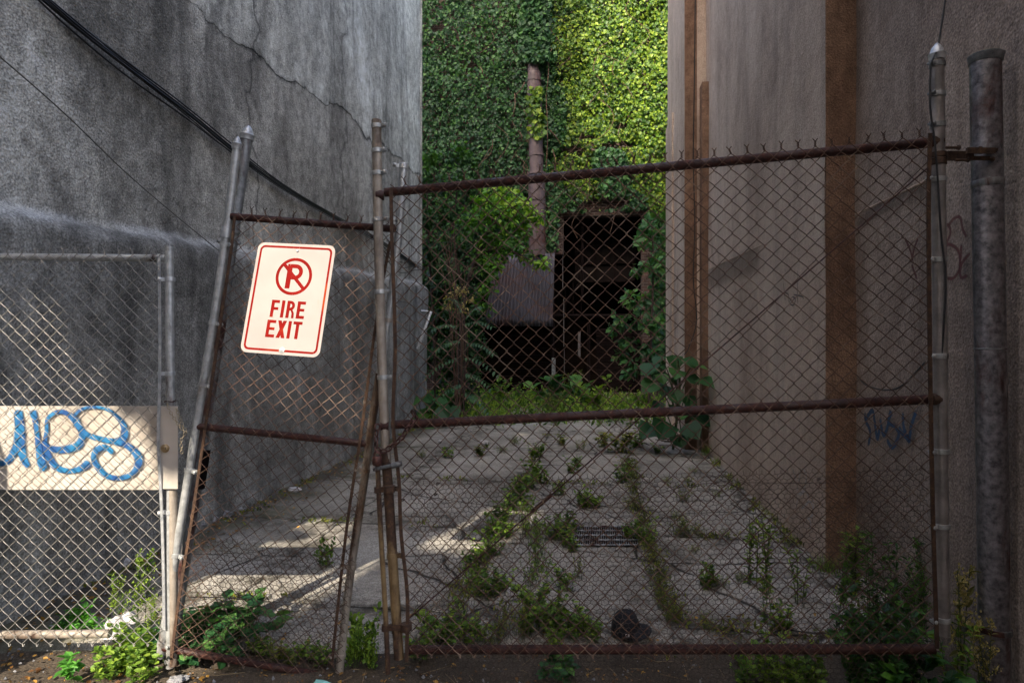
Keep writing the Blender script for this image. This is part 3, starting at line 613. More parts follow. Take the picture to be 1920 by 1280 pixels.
def chainlink(pn, w_, r, barbs=True, knuckle=True, over=.02):
    mb = MB(); nw = int(round(2*pn.W/w_)); w_ = 2*pn.W/nw; hw = w_/2; H = pn.H+over; nh = int(H/hw); h = H/nh
    K = 4; dep = r*1.5
    idx = np.arange(nh*K+1); ph = idx/K; k = np.floor(ph).astype(int); fr_ = ph-k
    paths = []
    for i in range(nw):
        x0 = i*hw; par = (k+i) % 2                            # 0: going left to right
        xf = np.where(par == 0, fr_, 1-fr_); ov = r*1.0
        X = x0-ov+(hw+2*ov)*xf; D = np.sin(fr_*np.pi)*np.where(par == 0, 1, -1)*dep*1.2
        jit = .0015*np.sin(ph*1.7+i*2.3)+.006*np.sin(ph*.23+i*.11)*np.sin(i*.19+1)
        hj = .005*np.sin(i*.31+ph*.17)*np.sin(ph*.11+2)
        paths.append(pn(X+jit, (nh-ph)*h-over*.5+hj*np.clip(np.minimum(ph, nh-ph)/3, 0, 1), D))
    sweep(mb, paths, r, pn.n, 5)
    cells = nw
    for i in range(0, nw+1):                                  # barbs on top: where two wires meet at a peak
        top_meet = (i % 2 == 0)
        if top_meet and barbs and 0 < i < nw:
            x = i*hw; base = pn.H+over*.5; tt = np.linspace(0, 1, 9); ln = .020+.006*rng.random(); lean = .004*rng.normal()
            for sg in (0, 1):
                X = x+lean*tt+.0035*np.cos(tt*9+sg*np.pi); Z = base+ln*tt; O = .0035*np.sin(tt*9+sg*np.pi)
                X = np.append(X, x+lean+(1 if sg else -1)*(.009+.003*rng.random())); Z = np.append(Z, base+ln+.010); O = np.append(O, 0)
                sweep(mb, [pn(X, Z, O)], r*.95, pn.n, 5)
    if knuckle:
        for i in range(1, nw):
            if (nh+i) % 2 == 0:
                x = i*hw; z0 = -over*.5; tt = np.linspace(0, math.pi*1.2, 6)
                sweep(mb, [pn(x+.006*np.sin(tt*.5)*1.2, z0-.010*np.sin(tt*.8), .006*np.sin(tt))], r*.95, pn.n, 5)
    return mb
def hexwire(pn, t0, t1, cell, r, s0=0.0, s1=None, sagf=None):
    mb = MB(); s1 = s1 or pn.W; a = cell/2; hgt = cell*.55; rows = int((t1-t0)/(hgt*1.5)) ; cols = int((s1-s0)/(cell))
    J = lambda i, j: ((s0+(i+(j % 2)*.5)*cell))
    segs = []; jit = lambda x, y: (.0022*math.sin(x*91+y*57), .0022*math.cos(x*63-y*83))
    for j in range(rows):
        zb = t0+j*hgt*1.5
        for i in range(cols):
            x = s0+(i+(j % 2)*.5)*cell
            A_ = (x, zb); B_ = (x+a, zb+hgt*.5); C_ = (x+cell, zb); D_ = (x+a, zb+hgt*1.5)
            segs += [(A_, B_), (B_, C_), (B_, D_)]
    S = np.array(segs); jx = .0025*np.sin(S[..., 0]*91+S[..., 1]*57); jy = .0025*np.cos(S[..., 0]*63-S[..., 1]*83)
    wave = .008*np.sin(S[..., 0]*5)*np.cos(S[..., 1]*6)
    P_ = pn(S[..., 0]+jx, S[..., 1]+jy, -.012+wave)
    V = P_; T = V[:, 1]-V[:, 0]; T /= np.linalg.norm(T, axis=1)[:, None]; N = np.cross(T, pn.n); Bn = np.cross(T, N); th = np.arange(3)*2*np.pi/3
    v = V[:, :, None]+r*(np.cos(th)[None, None, :, None]*N[:, None, None]+np.sin(th)[None, None, :, None]*Bn[:, None, None])
    q = np.array([(0, 1, 4, 3), (1, 2, 5, 4), (2, 0, 3, 5)]); f = (q[None]+(np.arange(len(V))*6)[:, None, None]).reshape(-1, 4)
    mb.add(v.reshape(-1, 3), f.tolist()); return mb
def band(parent, c, ax, r, to, ln, mat, name='tension_band', hgt=.022, bolt=.006, nut=None):
    """steel strap round a post at c (axis ax) with a tongue of length ln towards to"""
    c = np.asarray(c, float); ax = np.asarray(ax, float)/np.linalg.norm(ax); to = np.asarray(to, float); to = to-ax*(to@ax); to /= np.linalg.norm(to); sd = np.cross(ax, to)
    mb = MB(); lathe(mb, c-ax*hgt/2, ax, [(r, 0), (r+.0028, .001), (r+.0035, hgt/2), (r+.0028, hgt-.001), (r, hgt)], 20)
    for s_ in (-1, 1): mb.box(c+to*(r+ln/2)+sd*s_*.0045, to*(ln/2), sd*.0015, ax*hgt*.42)
    p = c+to*(r+ln*.72); mb.tube([p-sd*.014, p+sd*.014], bolt, 8)
    q = p-sd*.012 if sd[1] > 0 else p+sd*.012
    e = -1 if sd[1] > 0 else 1
    lathe(mb, q, sd*e, [(bolt*1.6, 0), (bolt*1.5, .004), (bolt*.7, .0065)], 8)
    return mb.build(name, mat, parent, True)
def dome(mb, base, ax, r, k=1.0):
    lathe(mb, base, ax, [(r+.004, -.012), (r+.005, .008), (r+.0065, .010), (r+.0065, .015), (r+.001, .018), (r*.96, .022*k+.004), (r*.86, .031*k+.004), (r*.70, .040*k+.004), (r*.50, .048*k+.004), (r*.28, .055*k+.004), (r*.10, .060*k+.004), (.001, .061*k+.004)], 24)
def pipe(a, b, r, seg=18, n=8, wob=.0015, dents=()):
    a, b = np.asarray(a, float), np.asarray(b, float); tt = np.linspace(0, 1, n); mb = MB()
    p = a+(b-a)*tt[:, None]; p[:, 0] += wob*np.sin(tt*7+a[0]*5); mb.tube(p, r, seg); return mb
UP = np.array((0, 0, 1.0)); CAMD = np.array((0, -1.0, 0))

# ---- main gate (sagging, hung on the big right pipe)
DL, DR = 3.0, 2.7
gate = empty('chain_link_gate', P(745, 1250, DL), 'wide sagging chain link gate with rusty rails, right of the leaning leaf', 'gate', None)
st_top, st_bot = P(706, 226, DL), P(750, 1238, DL)
mb = MB()
stp = [P(706, 226, DL), P(709, 420, DL), P(715, 640, DL), P(720, 780, DL), P(727, 900, DL), P(737, 1060, DL), P(748, 1232, DL)]
mb.tube(crom(stp, 5), .0232, 20); lathe(mb, P(706, 226, DL), UP, [(.024, -.02), (.0245, -.002), (.021, .004), (.002, .006)], 20)
mb.build('stile', M['post_rust'], gate, True)
mb = MB(); mb.tube(crom([P(722, 845, DL-.001), P(727, 900, DL-.001), P(737, 1060, DL-.001), P(748, 1233, DL-.001)], 5), .0242, 20); mb.build('rusted_sleeve', M['post_rust_dark'], gate, True)
rt, rb = P(1757, 108, DR), P(1768, 1190, DR)
mb = pipe(rb, rt, .0275); mb.build('stile', M['galv_mid'], gate, True)
mb = MB(); dome(mb, rt, rt-rb, .0275); mb.build('post_cap', M['galv_plain'], gate, True)
def rail(y0, y1, x0=722, x1=1752, r=.0215, parent=gate, d0=DL, d1=DR, mat='rail_rust'):
    return pipe(P(x0, y0, d0), P(x1, y1, d1), r, 16, 12, .001).build('rail', M[mat], parent, True)
rail(361, 267); rail(796, 748, 735); rail(1217, 1216, 762)
g_tl, g_tr, g_bl, g_br = P(733, 350, DL-.03), P(1741, 258, DR-.03), P(768, 1224, DL-.03), P(1748, 1228, DR-.03)
GP = Panel(g_bl, g_br, g_tl, g_tr, .022)
chainlink(GP, .0712, .0023).build('chain_link_mesh', M['wire_rust'], gate, True, 80)
mb = MB(); tb = [P(733, 352, DL-.025), P(735, 450, DL-.03), P(741, 650, DL-.03), P(737, 790, DL-.03), P(748, 900, DL-.03), P(752, 1000, DL-.03), P(764, 1120, DL-.03), P(762, 1240, DL-.03)]
def flatbar(mb, pts, wd, th, nrm):
    p = crom(pts, 4); T = np.gradient(p, axis=0); T /= np.linalg.norm(T, axis=1)[:, None]; X = np.cross(T, nrm); X /= np.linalg.norm(X, axis=1)[:, None]; m = len(p)
    v = np.stack([p-X*wd/2-nrm*th/2, p+X*wd/2-nrm*th/2, p+X*wd/2+nrm*th/2, p-X*wd/2+nrm*th/2], 1).reshape(-1, 3)
    f = [(i*4+j, i*4+(j+1) % 4, (i+1)*4+(j+1) % 4, (i+1)*4+j) for i in range(m-1) for j in range(4)]+[(3, 2, 1, 0), tuple((m-1)*4+j for j in range(4))]
    mb.add(v, f)
flatbar(mb, tb, .017, .006, CAMD); mb.build('tension_bar', M['bar_rust'], gate)
mb = MB(); flatbar(mb, [P(1744, 250, DR-.03), P(1741, 400, DR-.03), P(1744, 700, DR-.03), P(1749, 960, DR-.03), P(1757, 1215, DR-.03)], .017, .006, CAMD); mb.build('tension_bar', M['bar_rust'], gate)
def on(pts, y):                                            # point at picture height y along a polyline of world points
    z = EYE-(y-640)/F*np.array([p[1] for p in pts]); P_ = np.array(pts)
    ys = 640-(P_[:, 2]-EYE)*F/P_[:, 1]; return np.array([np.interp(y, ys, P_[:, k]) for k in range(3)])
sax = st_top-st_bot
for y in (237, 283, 325): band(gate, on(stp, y), sax, .0238, (1, -.35, 0), .030, M['galv'])
for y in (412, 547, 707): band(gate, on(stp, y), sax, .0238, (1, -.3, 0), .034, M['galv'])
for y in (915, 1040, 1180): band(gate, on(stp, y), sax, .0245, (1, -.3, 0), .040, M['post_rust_dark'], hgt=.026)
rsp = [rt, rb]
for y in (122, 178, 235): band(gate, on(rsp, y), rt-rb, .0282, (-1, -.5, 0), .026, M['galv_dark'])
for y in (337, 487, 667, 845, 985, 1160): band(gate, on(rsp, y), rt-rb, .0282, (-1, -.35, 0), .042, M['galv'])
# welded holes where rails meet stiles
for x, y, D in ((713, 366, DL-.02), (722, 798, DL-.02)):
    mb = MB(); lathe(mb, P(x, y, D+.02), (1, .1, 0), [(.026, -.02), (.027, .0), (.024, .018)], 16); mb.build('weld_collar', M['rail_rust'], gate, True)
mb = MB(); lathe(mb, P(1753, 748, DR), (-1, 0, 0), [(.0, -.03), (.027, -.026), (.026, .018)], 14); mb.build('weld_collar', M['bar_rust'], gate, True)
mb = MB(); lathe(mb, P(1753, 266, DR), (-1, 0, 0), [(.0, -.03), (.027, -.026), (.026, .018)], 14); mb.build('weld_collar', M['bar_rust'], gate, True)
# truss rod with turnbuckle
mb = MB(); a, b = P(1738, 316, DR+.03), P(762, 1163, DL+.03); mb.tube([a, b], .0036, 8); k1 = a+(b-a)*.70; k2 = a+(b-a)*.74; mb.tube([k1, k2], .010, 8)
mb.build('truss_rod', M['chain_rust'], gate, True)
# drop rod with its two guides
dr = pipe(P(708, 873, DL-.01), P(728, 1262, DL-.01), .0125, 12); dr.build('drop_rod', M['post_rust_dark'], gate, True)
for y, xa, xb in ((918, 700, 738), (1176, 714, 770)):
    mb = MB(); a, b = P(xa+8, y, DL-.01), P(xb-8, y-2, DL-.03); mb.tube([a-UP*.014, a+UP*.014], .017, 12)
    mb.box((a+b)/2, (b-a)/2, np.array((0, .012, 0)), UP*.012); mb.tube([b-UP*.015, b+UP*.015], .027, 14); mb.build('rod_guide', M['bar_rust'], gate, True)
mb = MB(); mb.tube([P(700, 880, DL-.03), P(752, 868, DL-.05)], .009, 10); mb.tube([P(735, 873, DL-.05), P(753, 868, DL-.05)], .014, 10); mb.build('latch_bar', M['galv_dark'], gate, True)
# hinge to the big pipe
DP = 2.74
pc = [P(1848, 108, DP), P(1866, 1300, DP)]
mb = MB(); h0 = on(rsp, 297); h1 = on(pc, 297)
lathe(mb, h0-UP*.03, UP, [(.029, 0), (.033, .002), (.033, .028), (.029, .03)], 20); lathe(mb, h0+UP*.002, UP, [(.029, 0), (.033, .002), (.033, .022), (.029, .024)], 20)
d = (h1-h0); mb.box(h0+d*.33+CAMD*.035, d*.26, np.array((0, .006, 0)), UP*.020); mb.box(h0+d*.62+CAMD*.07+UP*.012, d*.28, np.array((0, .006, 0)), UP*.012); mb.box(h0+d*.62+CAMD*.055-UP*.016, d*.22, np.array((0, .006, 0)), UP*.008)
for k, z in ((.12, .03), (.3, -.024), (.55, .026), (.86, .02), (.8, -.02)):
    c = h0+d*k+CAMD*.055+UP*z; mb.tube([c-np.array((.03, 0, 0)), c+np.array((.03, 0, 0))], .006, 8); lathe(mb, c+np.array((.02, 0, 0)), (1, 0, 0), [(.011, 0), (.011, .008)], 6)
mb.build('hinge', M['bar_rust'], gate, True)
# chicken wire tied over the lower half, with its drooping selvedge
hexwire(GP, -.16, .83, .0272, .0013, .02).build('chicken_wire', M['hex_wire'], gate)
mb = MB(); mb.tube(crom([P(758, 925, DL-.045), P(900, 945, DL-.05), P(1040, 960, DL-.05), P(1200, 935, DL-.05), P(1310, 907, DL-.08), P(1500, 905, DR+.01), P(1548, 905, DR)]), .0014, 5)
for x, y in ((822, 905), (818, 925), (1340, 904), (1532, 897), (1536, 905), (757, 935)):
    c = P(x, y, 2.86 if x > 1000 else 2.95); t_ = np.linspace(0, 12, 26); mb.tube(np.stack([c[0]+.008*np.cos(t_), c[1]-.02+.003*t_/6, c[2]+.006*np.sin(t_*1.3)], 1), .0016, 4)
mb.build('tie_wire', M['hex_wire'], gate)

# ---- big hinge post
bp = empty('gate_post', np.array((pc[1][0], DP, 0)), 'thick blotched zinc pipe post with flat lid at the right wall', 'post')
ground_b = pc[0]+(pc[1]-pc[0])*((pc[0][2]+.05)/(pc[0][2]-pc[1][2]))
mb = pipe(ground_b, pc[0], .059, 28); j = on(pc, 350); mb.build('pipe', M['pipe_purple'], bp, True)
mb = MB(); lathe(mb, pc[0]-UP*.028, UP+np.array((.05, 0, 0)), [(.0605, 0), (.064, .003), (.065, .024), (.069, .030), (.069, .036), (.055, .042), (.02, .047), (.001, .048)], 28); mb.build('post_cap', M['galv_dark'], bp, True)
for y in (352, 655):
    mb = MB(); c = on(pc, y); lathe(mb, c, UP, [(.0592, 0), (.0612, .002), (.0612, .030 if y < 400 else .004), (.0592, .033 if y < 400 else .006)], 28); mb.build('weld_seam', M['galv_dark'], bp, True)
mb = MB(); c = on(pc, 1178); lathe(mb, c-UP*.012, UP, [(.059, 0), (.066, .001), (.066, .024), (.059, .025)], 28); mb.box(c+np.array((-.11, -.02, .006)), (.05, 0, 0), (0, .005, 0), UP*.012); mb.build('hinge_strap', M['galv_dark'], bp, True)

# ---- leaning leaf between the left fence and the gate
DF = 3.1
leaf = empty('leaning_gate_leaf', P(310, 1235, DF), 'narrow chain link gate leaf leaning steeply, holding the fire exit sign', 'gate')
lst = [P(444, 275, DF), P(425, 432, DF), P(404, 580, DF), P(381, 720, DF), P(355, 880, DF), P(330, 1040, DF), P(300, 1232, DF)]
mb = MB(); mb.tube(crom(lst, 5), .0202, 18); mb.build('stile', M['galv'], leaf, True)
mb = MB(); dome(mb, lst[0], lst[0]-lst[1], .0202, .8); mb.build('post_cap', M['galv_plain'], leaf, True)
mb = MB(); c = on(lst, 436); lathe(mb, on(lst, 446), lst[0]-lst[1], [(.020, 0), (.0255, .001), (.0255, .055), (.020, .056)], 20); mb.build('post_sleeve', M['galv_plain'], leaf, True)
DRF = 3.12
rst = [P(757, 308, DRF), P(748, 430, DRF), P(733, 560, DRF), P(712, 700, DRF), P(696, 800, DRF), P(683, 900, DRF), P(655, 1090, DRF), P(634, 1278, DRF)]
mb = MB(); mb.tube(crom(rst[:4], 5), .0202, 18); mb.build('stile', M['galv'], leaf, True)
mb = MB(); mb.tube(crom(rst[3:], 5), .0206, 18); mb.build('stile', M['post_rust'], leaf, True)
mb = MB(); lathe(mb, rst[0], rst[0]-rst[1], [(.0205, -.01), (.0215, 0), (.018, .005), (.001, .006)], 18); mb.build('post_cap', M['galv_plain'], leaf, True)
def rail2(x0, y0, x1, y1): pipe(P(x0, y0, DF), P(x1, y1, DRF), .0185, 14, 6, .001).build('rail', M['rail_rust'], leaf, True)
rail2(434, 406, 747, 430); rail2(372, 799, 690, 832); rail2(306, 1213, 640, 1272)
LP = Panel(P(318, 1222, DF-.035), P(634, 1272, DRF-.035), P(446, 402, DF-.035), P(740, 424, DRF-.035), .012)
chainlink(LP, .0712, .0019).build('chain_link_mesh', M['wire_rust'], leaf, True, 80)
hexwire(LP, .02, .62, .0272, .0013, .02).build('chicken_wire', M['hex_wire'], leaf)
mb = MB(); flatbar(mb, [P(440, 405, DF-.02), P(433, 470, DF-.03), P(414, 600, DF-.03), P(388, 780, DF-.03), P(362, 960, DF-.03), P(336, 1120, DF-.03), P(322, 1232, DF-.03)], .014, .006, CAMD); mb.build('tension_bar', M['bar_rust'], leaf)
mb = MB(); flatbar(mb, [P(738, 420, DRF-.025), P(712, 560, DRF-.03), P(692, 700, DRF-.03), P(676, 820, DRF-.03), P(650, 990, DRF-.03), P(622, 1245, DRF-.03)], .014, .006, CAMD); mb.build('tension_bar', M['bar_rust'], leaf)
for y in (458, 606, 722, 881, 1040, 1206): band(leaf, on(lst, y), lst[0]-lst[-1], .0208, (1, -.35, .1), .036, M['galv'])
for y in (313, 412, 453): band(leaf, on(rst, y), rst[0]-rst[-1], .0208, (-1, -.35, -.1), .034, M['galv'])
for y in (600, 755, 881, 1062, 1228): band(leaf, on(rst, y), rst[0]-rst[-1], .0210, (-1, -.35, -.1), .038, M['post_rust'])
# thicker leaning post behind the leaf
lp0, lp1 = P(463, 258, 3.22), P(317, 1252, 3.22)
lpo = empty('leaning_post', lp1, 'thick zinc fence post with pointed cap leaning behind the narrow leaf', 'post')
pipe(lp1, lp0, .0305, 22).build('pipe', M['galv_dark'], lpo, True)
mb = MB(); dome(mb, lp0, lp0-lp1, .0305, 1.0); mb.build('post_cap', M['galv_plain'], lpo, True)
mb = MB()
for y in (437, 452): lathe(mb, on([lp0, lp1], y), lp0-lp1, [(.0305, 0), (.036, .002), (.036, .014), (.0305, .016)], 22)
for x, y, r in ((412, 452, .012), (448, 456, .011)): q = P(x, y, 3.13); lathe(mb, q, CAMD, [(r, 0), (r, .006), (r*.5, .011), (.001, .012)], 12)
mb.build('clamp', M['galv_dark'], lpo, True)
mb = MB(); mb.box(P(381, 880, 3.19), UP*.10+np.array((.015, 0, 0)), np.array((.018, 0, 0)), (0, .012, 0)); mb.build('hinge_plate', M['steel_dark'], lpo)

# ---- left fence
DN = 3.1
fence = empty('chain_link_fence', P(318, 1248, DN), 'straight chain link fence with bright zinc wire at the left edge', 'fence')
pipe(P(320, 1250, DN), P(318, 462, DN), .0205).build('post', M['galv'], fence, True)
mb = MB(); mb.tube(np.array([P(324, 915, DN), P(326, 1246, DN)])+CAMD*.0005, .0212, 16); mb.build('rusted_sleeve', M['post_rust'], fence, True)
pipe(P(-420, 478, DN+.05), P(311, 484, DN), .0185).build('rail', M['galv'], fence, True)
pipe(P(-420, 1194, DN+.05), P(206, 1187, DN), .0205).build('rail', M['post_rust'], fence, True)
FP = Panel(P(-420, 1203, DN-.0), P(302, 1203, DN-.03), P(-420, 478, DN-.0), P(300, 480, DN-.03), .008)
chainlink(FP, .0700, .0019).build('chain_link_mesh', M['wire_galv'], fence, True, 80)
mb = MB(); flatbar(mb, [P(298, 476, DN-.025), P(300, 640, DN-.03), P(299, 730, DN-.035), P(297, 830, DN-.055), P(302, 930, DN-.04), P(306, 1050, DN-.03), P(308, 1180, DN-.03)], .013, .006, CAMD); mb.build('tension_bar', M['galv_plain'], fence)
for y in (524, 700, 959): band(fence, P(319, y, DN), UP, .021, (-1, -.4, 0), .034, M['galv_plain'])
# white board with the blue tag, fixed behind the wire, and its lock plate
b0, b1 = P(-330, 917, DN+.035), P(303, 761, DN+.03)
bd = empty('painted_board', (b0+b1)/2-UP*.2, 'long white board behind the fence wire, sprayed with a big blue tag', 'board')
mb = MB(); cx = (b0+b1)/2; mb.box(cx, np.array(((b1[0]-b0[0])/2, 0, 0)), (0, .006, 0), UP*(b1[2]-b0[2])/2); mb.build('panel', M['board'], bd)
strokes = [([(-30, 800), (-22, 860), (-5, 868), (14, 864), (30, 838), (36, 800), (33, 765)], (.02, .03, .05, .055)), ([(33, 765), (38, 800), (40, 840), (46, 862), (55, 876)], (.05, .06, .05, .03)),
    ([(60, 766), (67, 790), (72, 830), (76, 862), (84, 884)], (.05, .03, .04, .05)),
    ([(82, 840), (88, 810), (90, 785), (108, 772), (128, 775), (146, 795), (156, 815), (146, 835), (120, 842), (95, 840), (84, 832), (92, 856), (108, 876), (132, 882), (155, 876), (170, 864)], (.03, .022, .03, .045, .05, .035, .05, .03, .055)),
    ([(138, 782), (152, 768), (172, 763), (200, 766), (222, 782), (234, 800), (232, 820), (216, 832)], (.02, .02, .018, .03, .05, .055)),
    ([(140, 780), (152, 802), (170, 816), (200, 824), (230, 830), (250, 842), (261, 858), (258, 876), (245, 890), (222, 895), (200, 890), (184, 874), (177, 856), (184, 842), (200, 838), (215, 850)], (.045, .03, .035, .04, .055, .035, .03, .04, .035, .04, .03)),
    ([(74, 822), (80, 850), (90, 880)], (.03, .02))]
mb = MB()
for i, (s_, wd) in enumerate(strokes): ribbon(mb, [P(x, y, DN+.0205) for x, y in s_], np.array(wd)*.9, CAMD, .0006+.0012*i, .001)
mb.build('graffiti', M['spray_blue'], bd)
pl = empty('lock_plate', P(317, 838, DN-.03), 'upright pale metal plate with round lock cylinder beside the tagged board', 'plate')
mb = MB(); mb.box(P(317.5, 838.5, DN-.035), (.043, 0, 0), (0, .003, 0), UP*.206); mb.build('plate', M['board'], pl)
mb = MB(); lathe(mb, P(310, 840, DN-.038), CAMD, [(.021, 0), (.021, .006), (.017, .010), (.014, .0095), (.012, .013), (.010, .014)], 24); lk = mb.build('lock_cylinder', M['brass'], pl, True)
mb = MB(); mb.box(P(310, 840, DN-.0535), (.0016, 0, 0), (0, .0008, 0), UP*.006); mb.build('keyhole', M['black_rubber'], lk)

# ---- sign
sTL, sTR, sBL, sBR = [P(x, y, D) for x, y, D in ((484, 453, 3.065), (629, 462, 3.005), (452, 659, 2.965), (600, 671, 2.905))]
ex = (sTR-sTL+sBR-sBL)/2; ey = (sTL-sBL+sTR-sBR)/2; SW, SH = np.linalg.norm(ex), np.linalg.norm(ey); ex /= SW; ey /= SH; q_ = ex@ey; ex, ey = ex-ey*q_*.35, ey-ex*q_*.65; ex /= np.linalg.norm(ex); ey -= ex*(ey@ex); ey /= np.linalg.norm(ey); sc0 = (sTL+sTR+sBL+sBR)/4-ex*SW/2-ey*SH/2; sn = np.cross(ex, ey)
sign = empty('fire_exit_sign', sc0+ex*SW/2, 'white and red no parking fire exit sign hung crooked on the leaning leaf', 'sign')
def SP(u, v, o=0.0): return sc0+ex*u+ey*v+sn*o
def rrect(x0, y0, x1, y1, r, k=6):
    out = []
    for cx_, cy_, a0 in ((x1-r, y1-r, 0), (x0+r, y1-r, 90), (x0+r, y0+r, 180), (x1-r, y0+r, 270)):
        for i in range(k+1): a = R(a0+90*i/k); out.append((cx_+r*math.cos(a), cy_+r*math.sin(a)))
    return out
mb = MB(); o_ = rrect(0, 0, SW, SH, .034); n = len(o_); mb.add([SP(x, y, z) for z in (-.0015, .0015) for x, y in o_], [tuple(range(n))[::-1], tuple(range(n, 2*n))]+[(i, (i+1) % n, n+(i+1) % n, n+i) for i in range(n)])
mb.build('plate', M['sign_white'], sign)
def prism2(mb, poly, o=.0019, th=.0004):
    n = len(poly); area = sum(poly[i][0]*poly[(i+1) % n][1]-poly[(i+1) % n][0]*poly[i][1] for i in range(n)); poly = poly if area > 0 else poly[::-1]
    mb.add([SP(x, y, z) for z in (o-th, o) for x, y in poly], [tuple(range(n, 2*n))]+[(i, (i+1) % n, n+(i+1) % n, n+i) for i in range(n)])
def strip2(mb, outer, inner, o=.0019, closed=True):
    n = len(outer); m = n if closed else n-1
    mb.add([SP(x, y, o) for x, y in outer]+[SP(x, y, o) for x, y in inner], [(i, (i+1) % n, n+(i+1) % n, n+i) for i in range(m)])
mb = MB(); strip2(mb, rrect(.014, .014, SW-.014, SH-.014, .026), rrect(.0245, .0245, SW-.0245, SH-.0245, .017)); mb.build('red_border', M['sign_red'], sign)
# the symbol: ring, slash and P
mb = MB(); cx_, cy_, ro, ri = SW*.525, SH*.70, .0945, .079; kk = 48
strip2(mb, [(cx_+ro*math.cos(2*math.pi*i/kk), cy_+ro*math.sin(2*math.pi*i/kk)) for i in range(kk)], [(cx_+ri*math.cos(2*math.pi*i/kk), cy_+ri*math.sin(2*math.pi*i/kk)) for i in range(kk)])
a = R(135); dx, dy = math.cos(a), math.sin(a); qx, qy = -dy*.0085, dx*.0085; L_ = .083
prism2(mb, [(cx_+dx*L_+qx, cy_+dy*L_+qy), (cx_+dx*L_-qx, cy_+dy*L_-qy), (cx_-dx*L_-qx, cy_-dy*L_-qy), (cx_-dx*L_+qx, cy_-dy*L_+qy)], .0022)
px0, py0, ph, pw = cx_-.038, cy_-.062, .124, .025
prism2(mb, [(px0, py0), (px0+pw, py0), (px0+pw, py0+ph), (px0, py0+ph)], .0026)
def bowl(mb, x0, yb, yt, xr, th, o):                      # half ring from the stem
    r_o = (yt-yb)/2; cy2 = (yt+yb)/2; cxx = xr-r_o; K2 = 14; out = [(x0, yt)]; inn = [(x0, yt-th)]
    for i in range(K2+1): t_ = R(90-180*i/K2); out.append((cxx+r_o*math.cos(t_), cy2+r_o*math.sin(t_))); inn.append((cxx+(r_o-th)*math.cos(t_), cy2+(r_o-th)*math.sin(t_)))
    out.append((x0, yb)); inn.append((x0, yb+th)); out = out[::-1]; inn = inn[::-1]; strip2(mb, out, inn, o, False)
bowl(mb, px0+pw-.001, py0+.046, py0+ph, px0+.082, .020, .0024)
mb.build('no_parking_symbol', M['sign_red'], sign)
def word(txt, x, y, h, wd, th, gap, name):
    mb = MB(); o = .0019
    for ch in txt:
        q = lambda a, b, c, d, oo: prism2(mb, [(x+a, y+b), (x+c, y+b), (x+c, y+d), (x+a, y+d)], oo)
        w_ = th if ch == 'I' else wd
        if ch == 'I': q(0, 0, th, h, o)
        if ch in 'FE': q(0, 0, th, h, o); q(th, h-th*.9, wd, h, o); q(th, h*.5-th*.42, wd*.92, h*.5+th*.42, o)
        if ch == 'E': q(th, 0, wd, th*.9, o)
        if ch == 'T': q(0, h-th*.9, wd, h, o); q(wd/2-th/2, 0, wd/2+th/2, h-th*.9, o)
        if ch == 'R':
            q(0, 0, th, h, o); bowl(mb, x+th-.0005, y+h*.43, y+h, x+wd*.98, th*.88, o+.0001)
            prism2(mb, [(x+wd*.50, y+h*.46), (x+wd*.74, y+h*.50), (x+wd*.98, y+h*.30), (x+wd*1.02, y), (x+wd*.72, y), (x+wd*.70, y+h*.28)], o+.0003)
        if ch == 'X':
            s_ = th*1.12; prism2(mb, [(x, y), (x+s_, y), (x+wd, y+h), (x+wd-s_, y+h)], o); prism2(mb, [(x+wd-s_, y), (x+wd, y), (x+s_, y+h), (x, y+h)], o+.0003)
        x += w_+gap
    return mb.build(name, M['sign_red'], sign)
word('FIRE', SW*.30, SH*.325, .086, .042, .0165, .0115, 'lettering'); word('EXIT', SW*.285, SH*.145, .086, .046, .0165, .009, 'lettering')
for u, v, big in ((.52, .935, 0), (.525, .04, 1)):
    mb = MB(); 
    if big: lathe(mb, SP(SW*u, SH*v, .0015), sn, [(.014, 0), (.014, .002), (.012, .003)], 18)
    lathe(mb, SP(SW*u, SH*v, .002), sn, [(.0075, 0), (.007, .003), (.004, .0055), (.001, .006)], 12); mb.build('bolt', M['galv_plain'], sign, True)

# ---- chains, padlock, cables
def chain(pts, link, r, mat, name, label, cat='chain'):
    p = crom(pts, 30); seg = np.r_[0, np.cumsum(np.linalg.norm(np.diff(p, axis=0), axis=1))]; n = int(seg[-1]/(link*.72)); mb = MB()
    for i in range(n):
        s0 = (i+.5)*seg[-1]/n; c = np.array([np.interp(s0, seg, p[:, k]) for k in range(3)]); c2 = np.array([np.interp(s0+link*.3, seg, p[:, k]) for k in range(3)]); T = c2-c
        if np.linalg.norm(T) < 1e-6: T = p[-1]-p[-4]
        T /= np.linalg.norm(T); A_ = np.cross(T, CAMD); A_ /= np.linalg.norm(A_); B_ = np.cross(T, A_); an = R(45+90*(i % 2)+rng.normal()*8); S = A_*math.cos(an)+B_*math.sin(an); Nn = np.cross(T, S)
        t_ = np.linspace(0, 2*math.pi, 17); a_, b_ = link*.5-r, link*.30
        L = np.array([c+T*(a_*math.copysign(abs(math.cos(q))**.7, math.cos(q)))+S*b_*math.sin(q) for q in t_]); mb.tube(L, r, 6, False, ref=Nn)
    return tag(mb.build(name, mat, None, True, 80), label, cat)
chain([P(772, 770, 2.90), P(778, 783, 2.90), P(766, 800, 2.91), P(755, 818, 2.92), P(738, 834, 2.94), P(718, 846, 2.94), P(706, 840, 2.95), P(706, 815, 2.97), P(708, 795, 2.98)], .040, .0042, M['chain_rust'], 'rusty_chain', 'heavy rusty chain looped round the gate stile and middle rail')
chain([P(313, 756, 3.04), P(322, 776, 3.03), P(334, 795, 3.03), P(346, 812, 3.03), P(340, 826, 3.03), P(341, 850, 3.03)], .021, .0020, M['chain_galv'], 'thin_chain', 'thin tarnished chain hanging from the top of the lock plate')
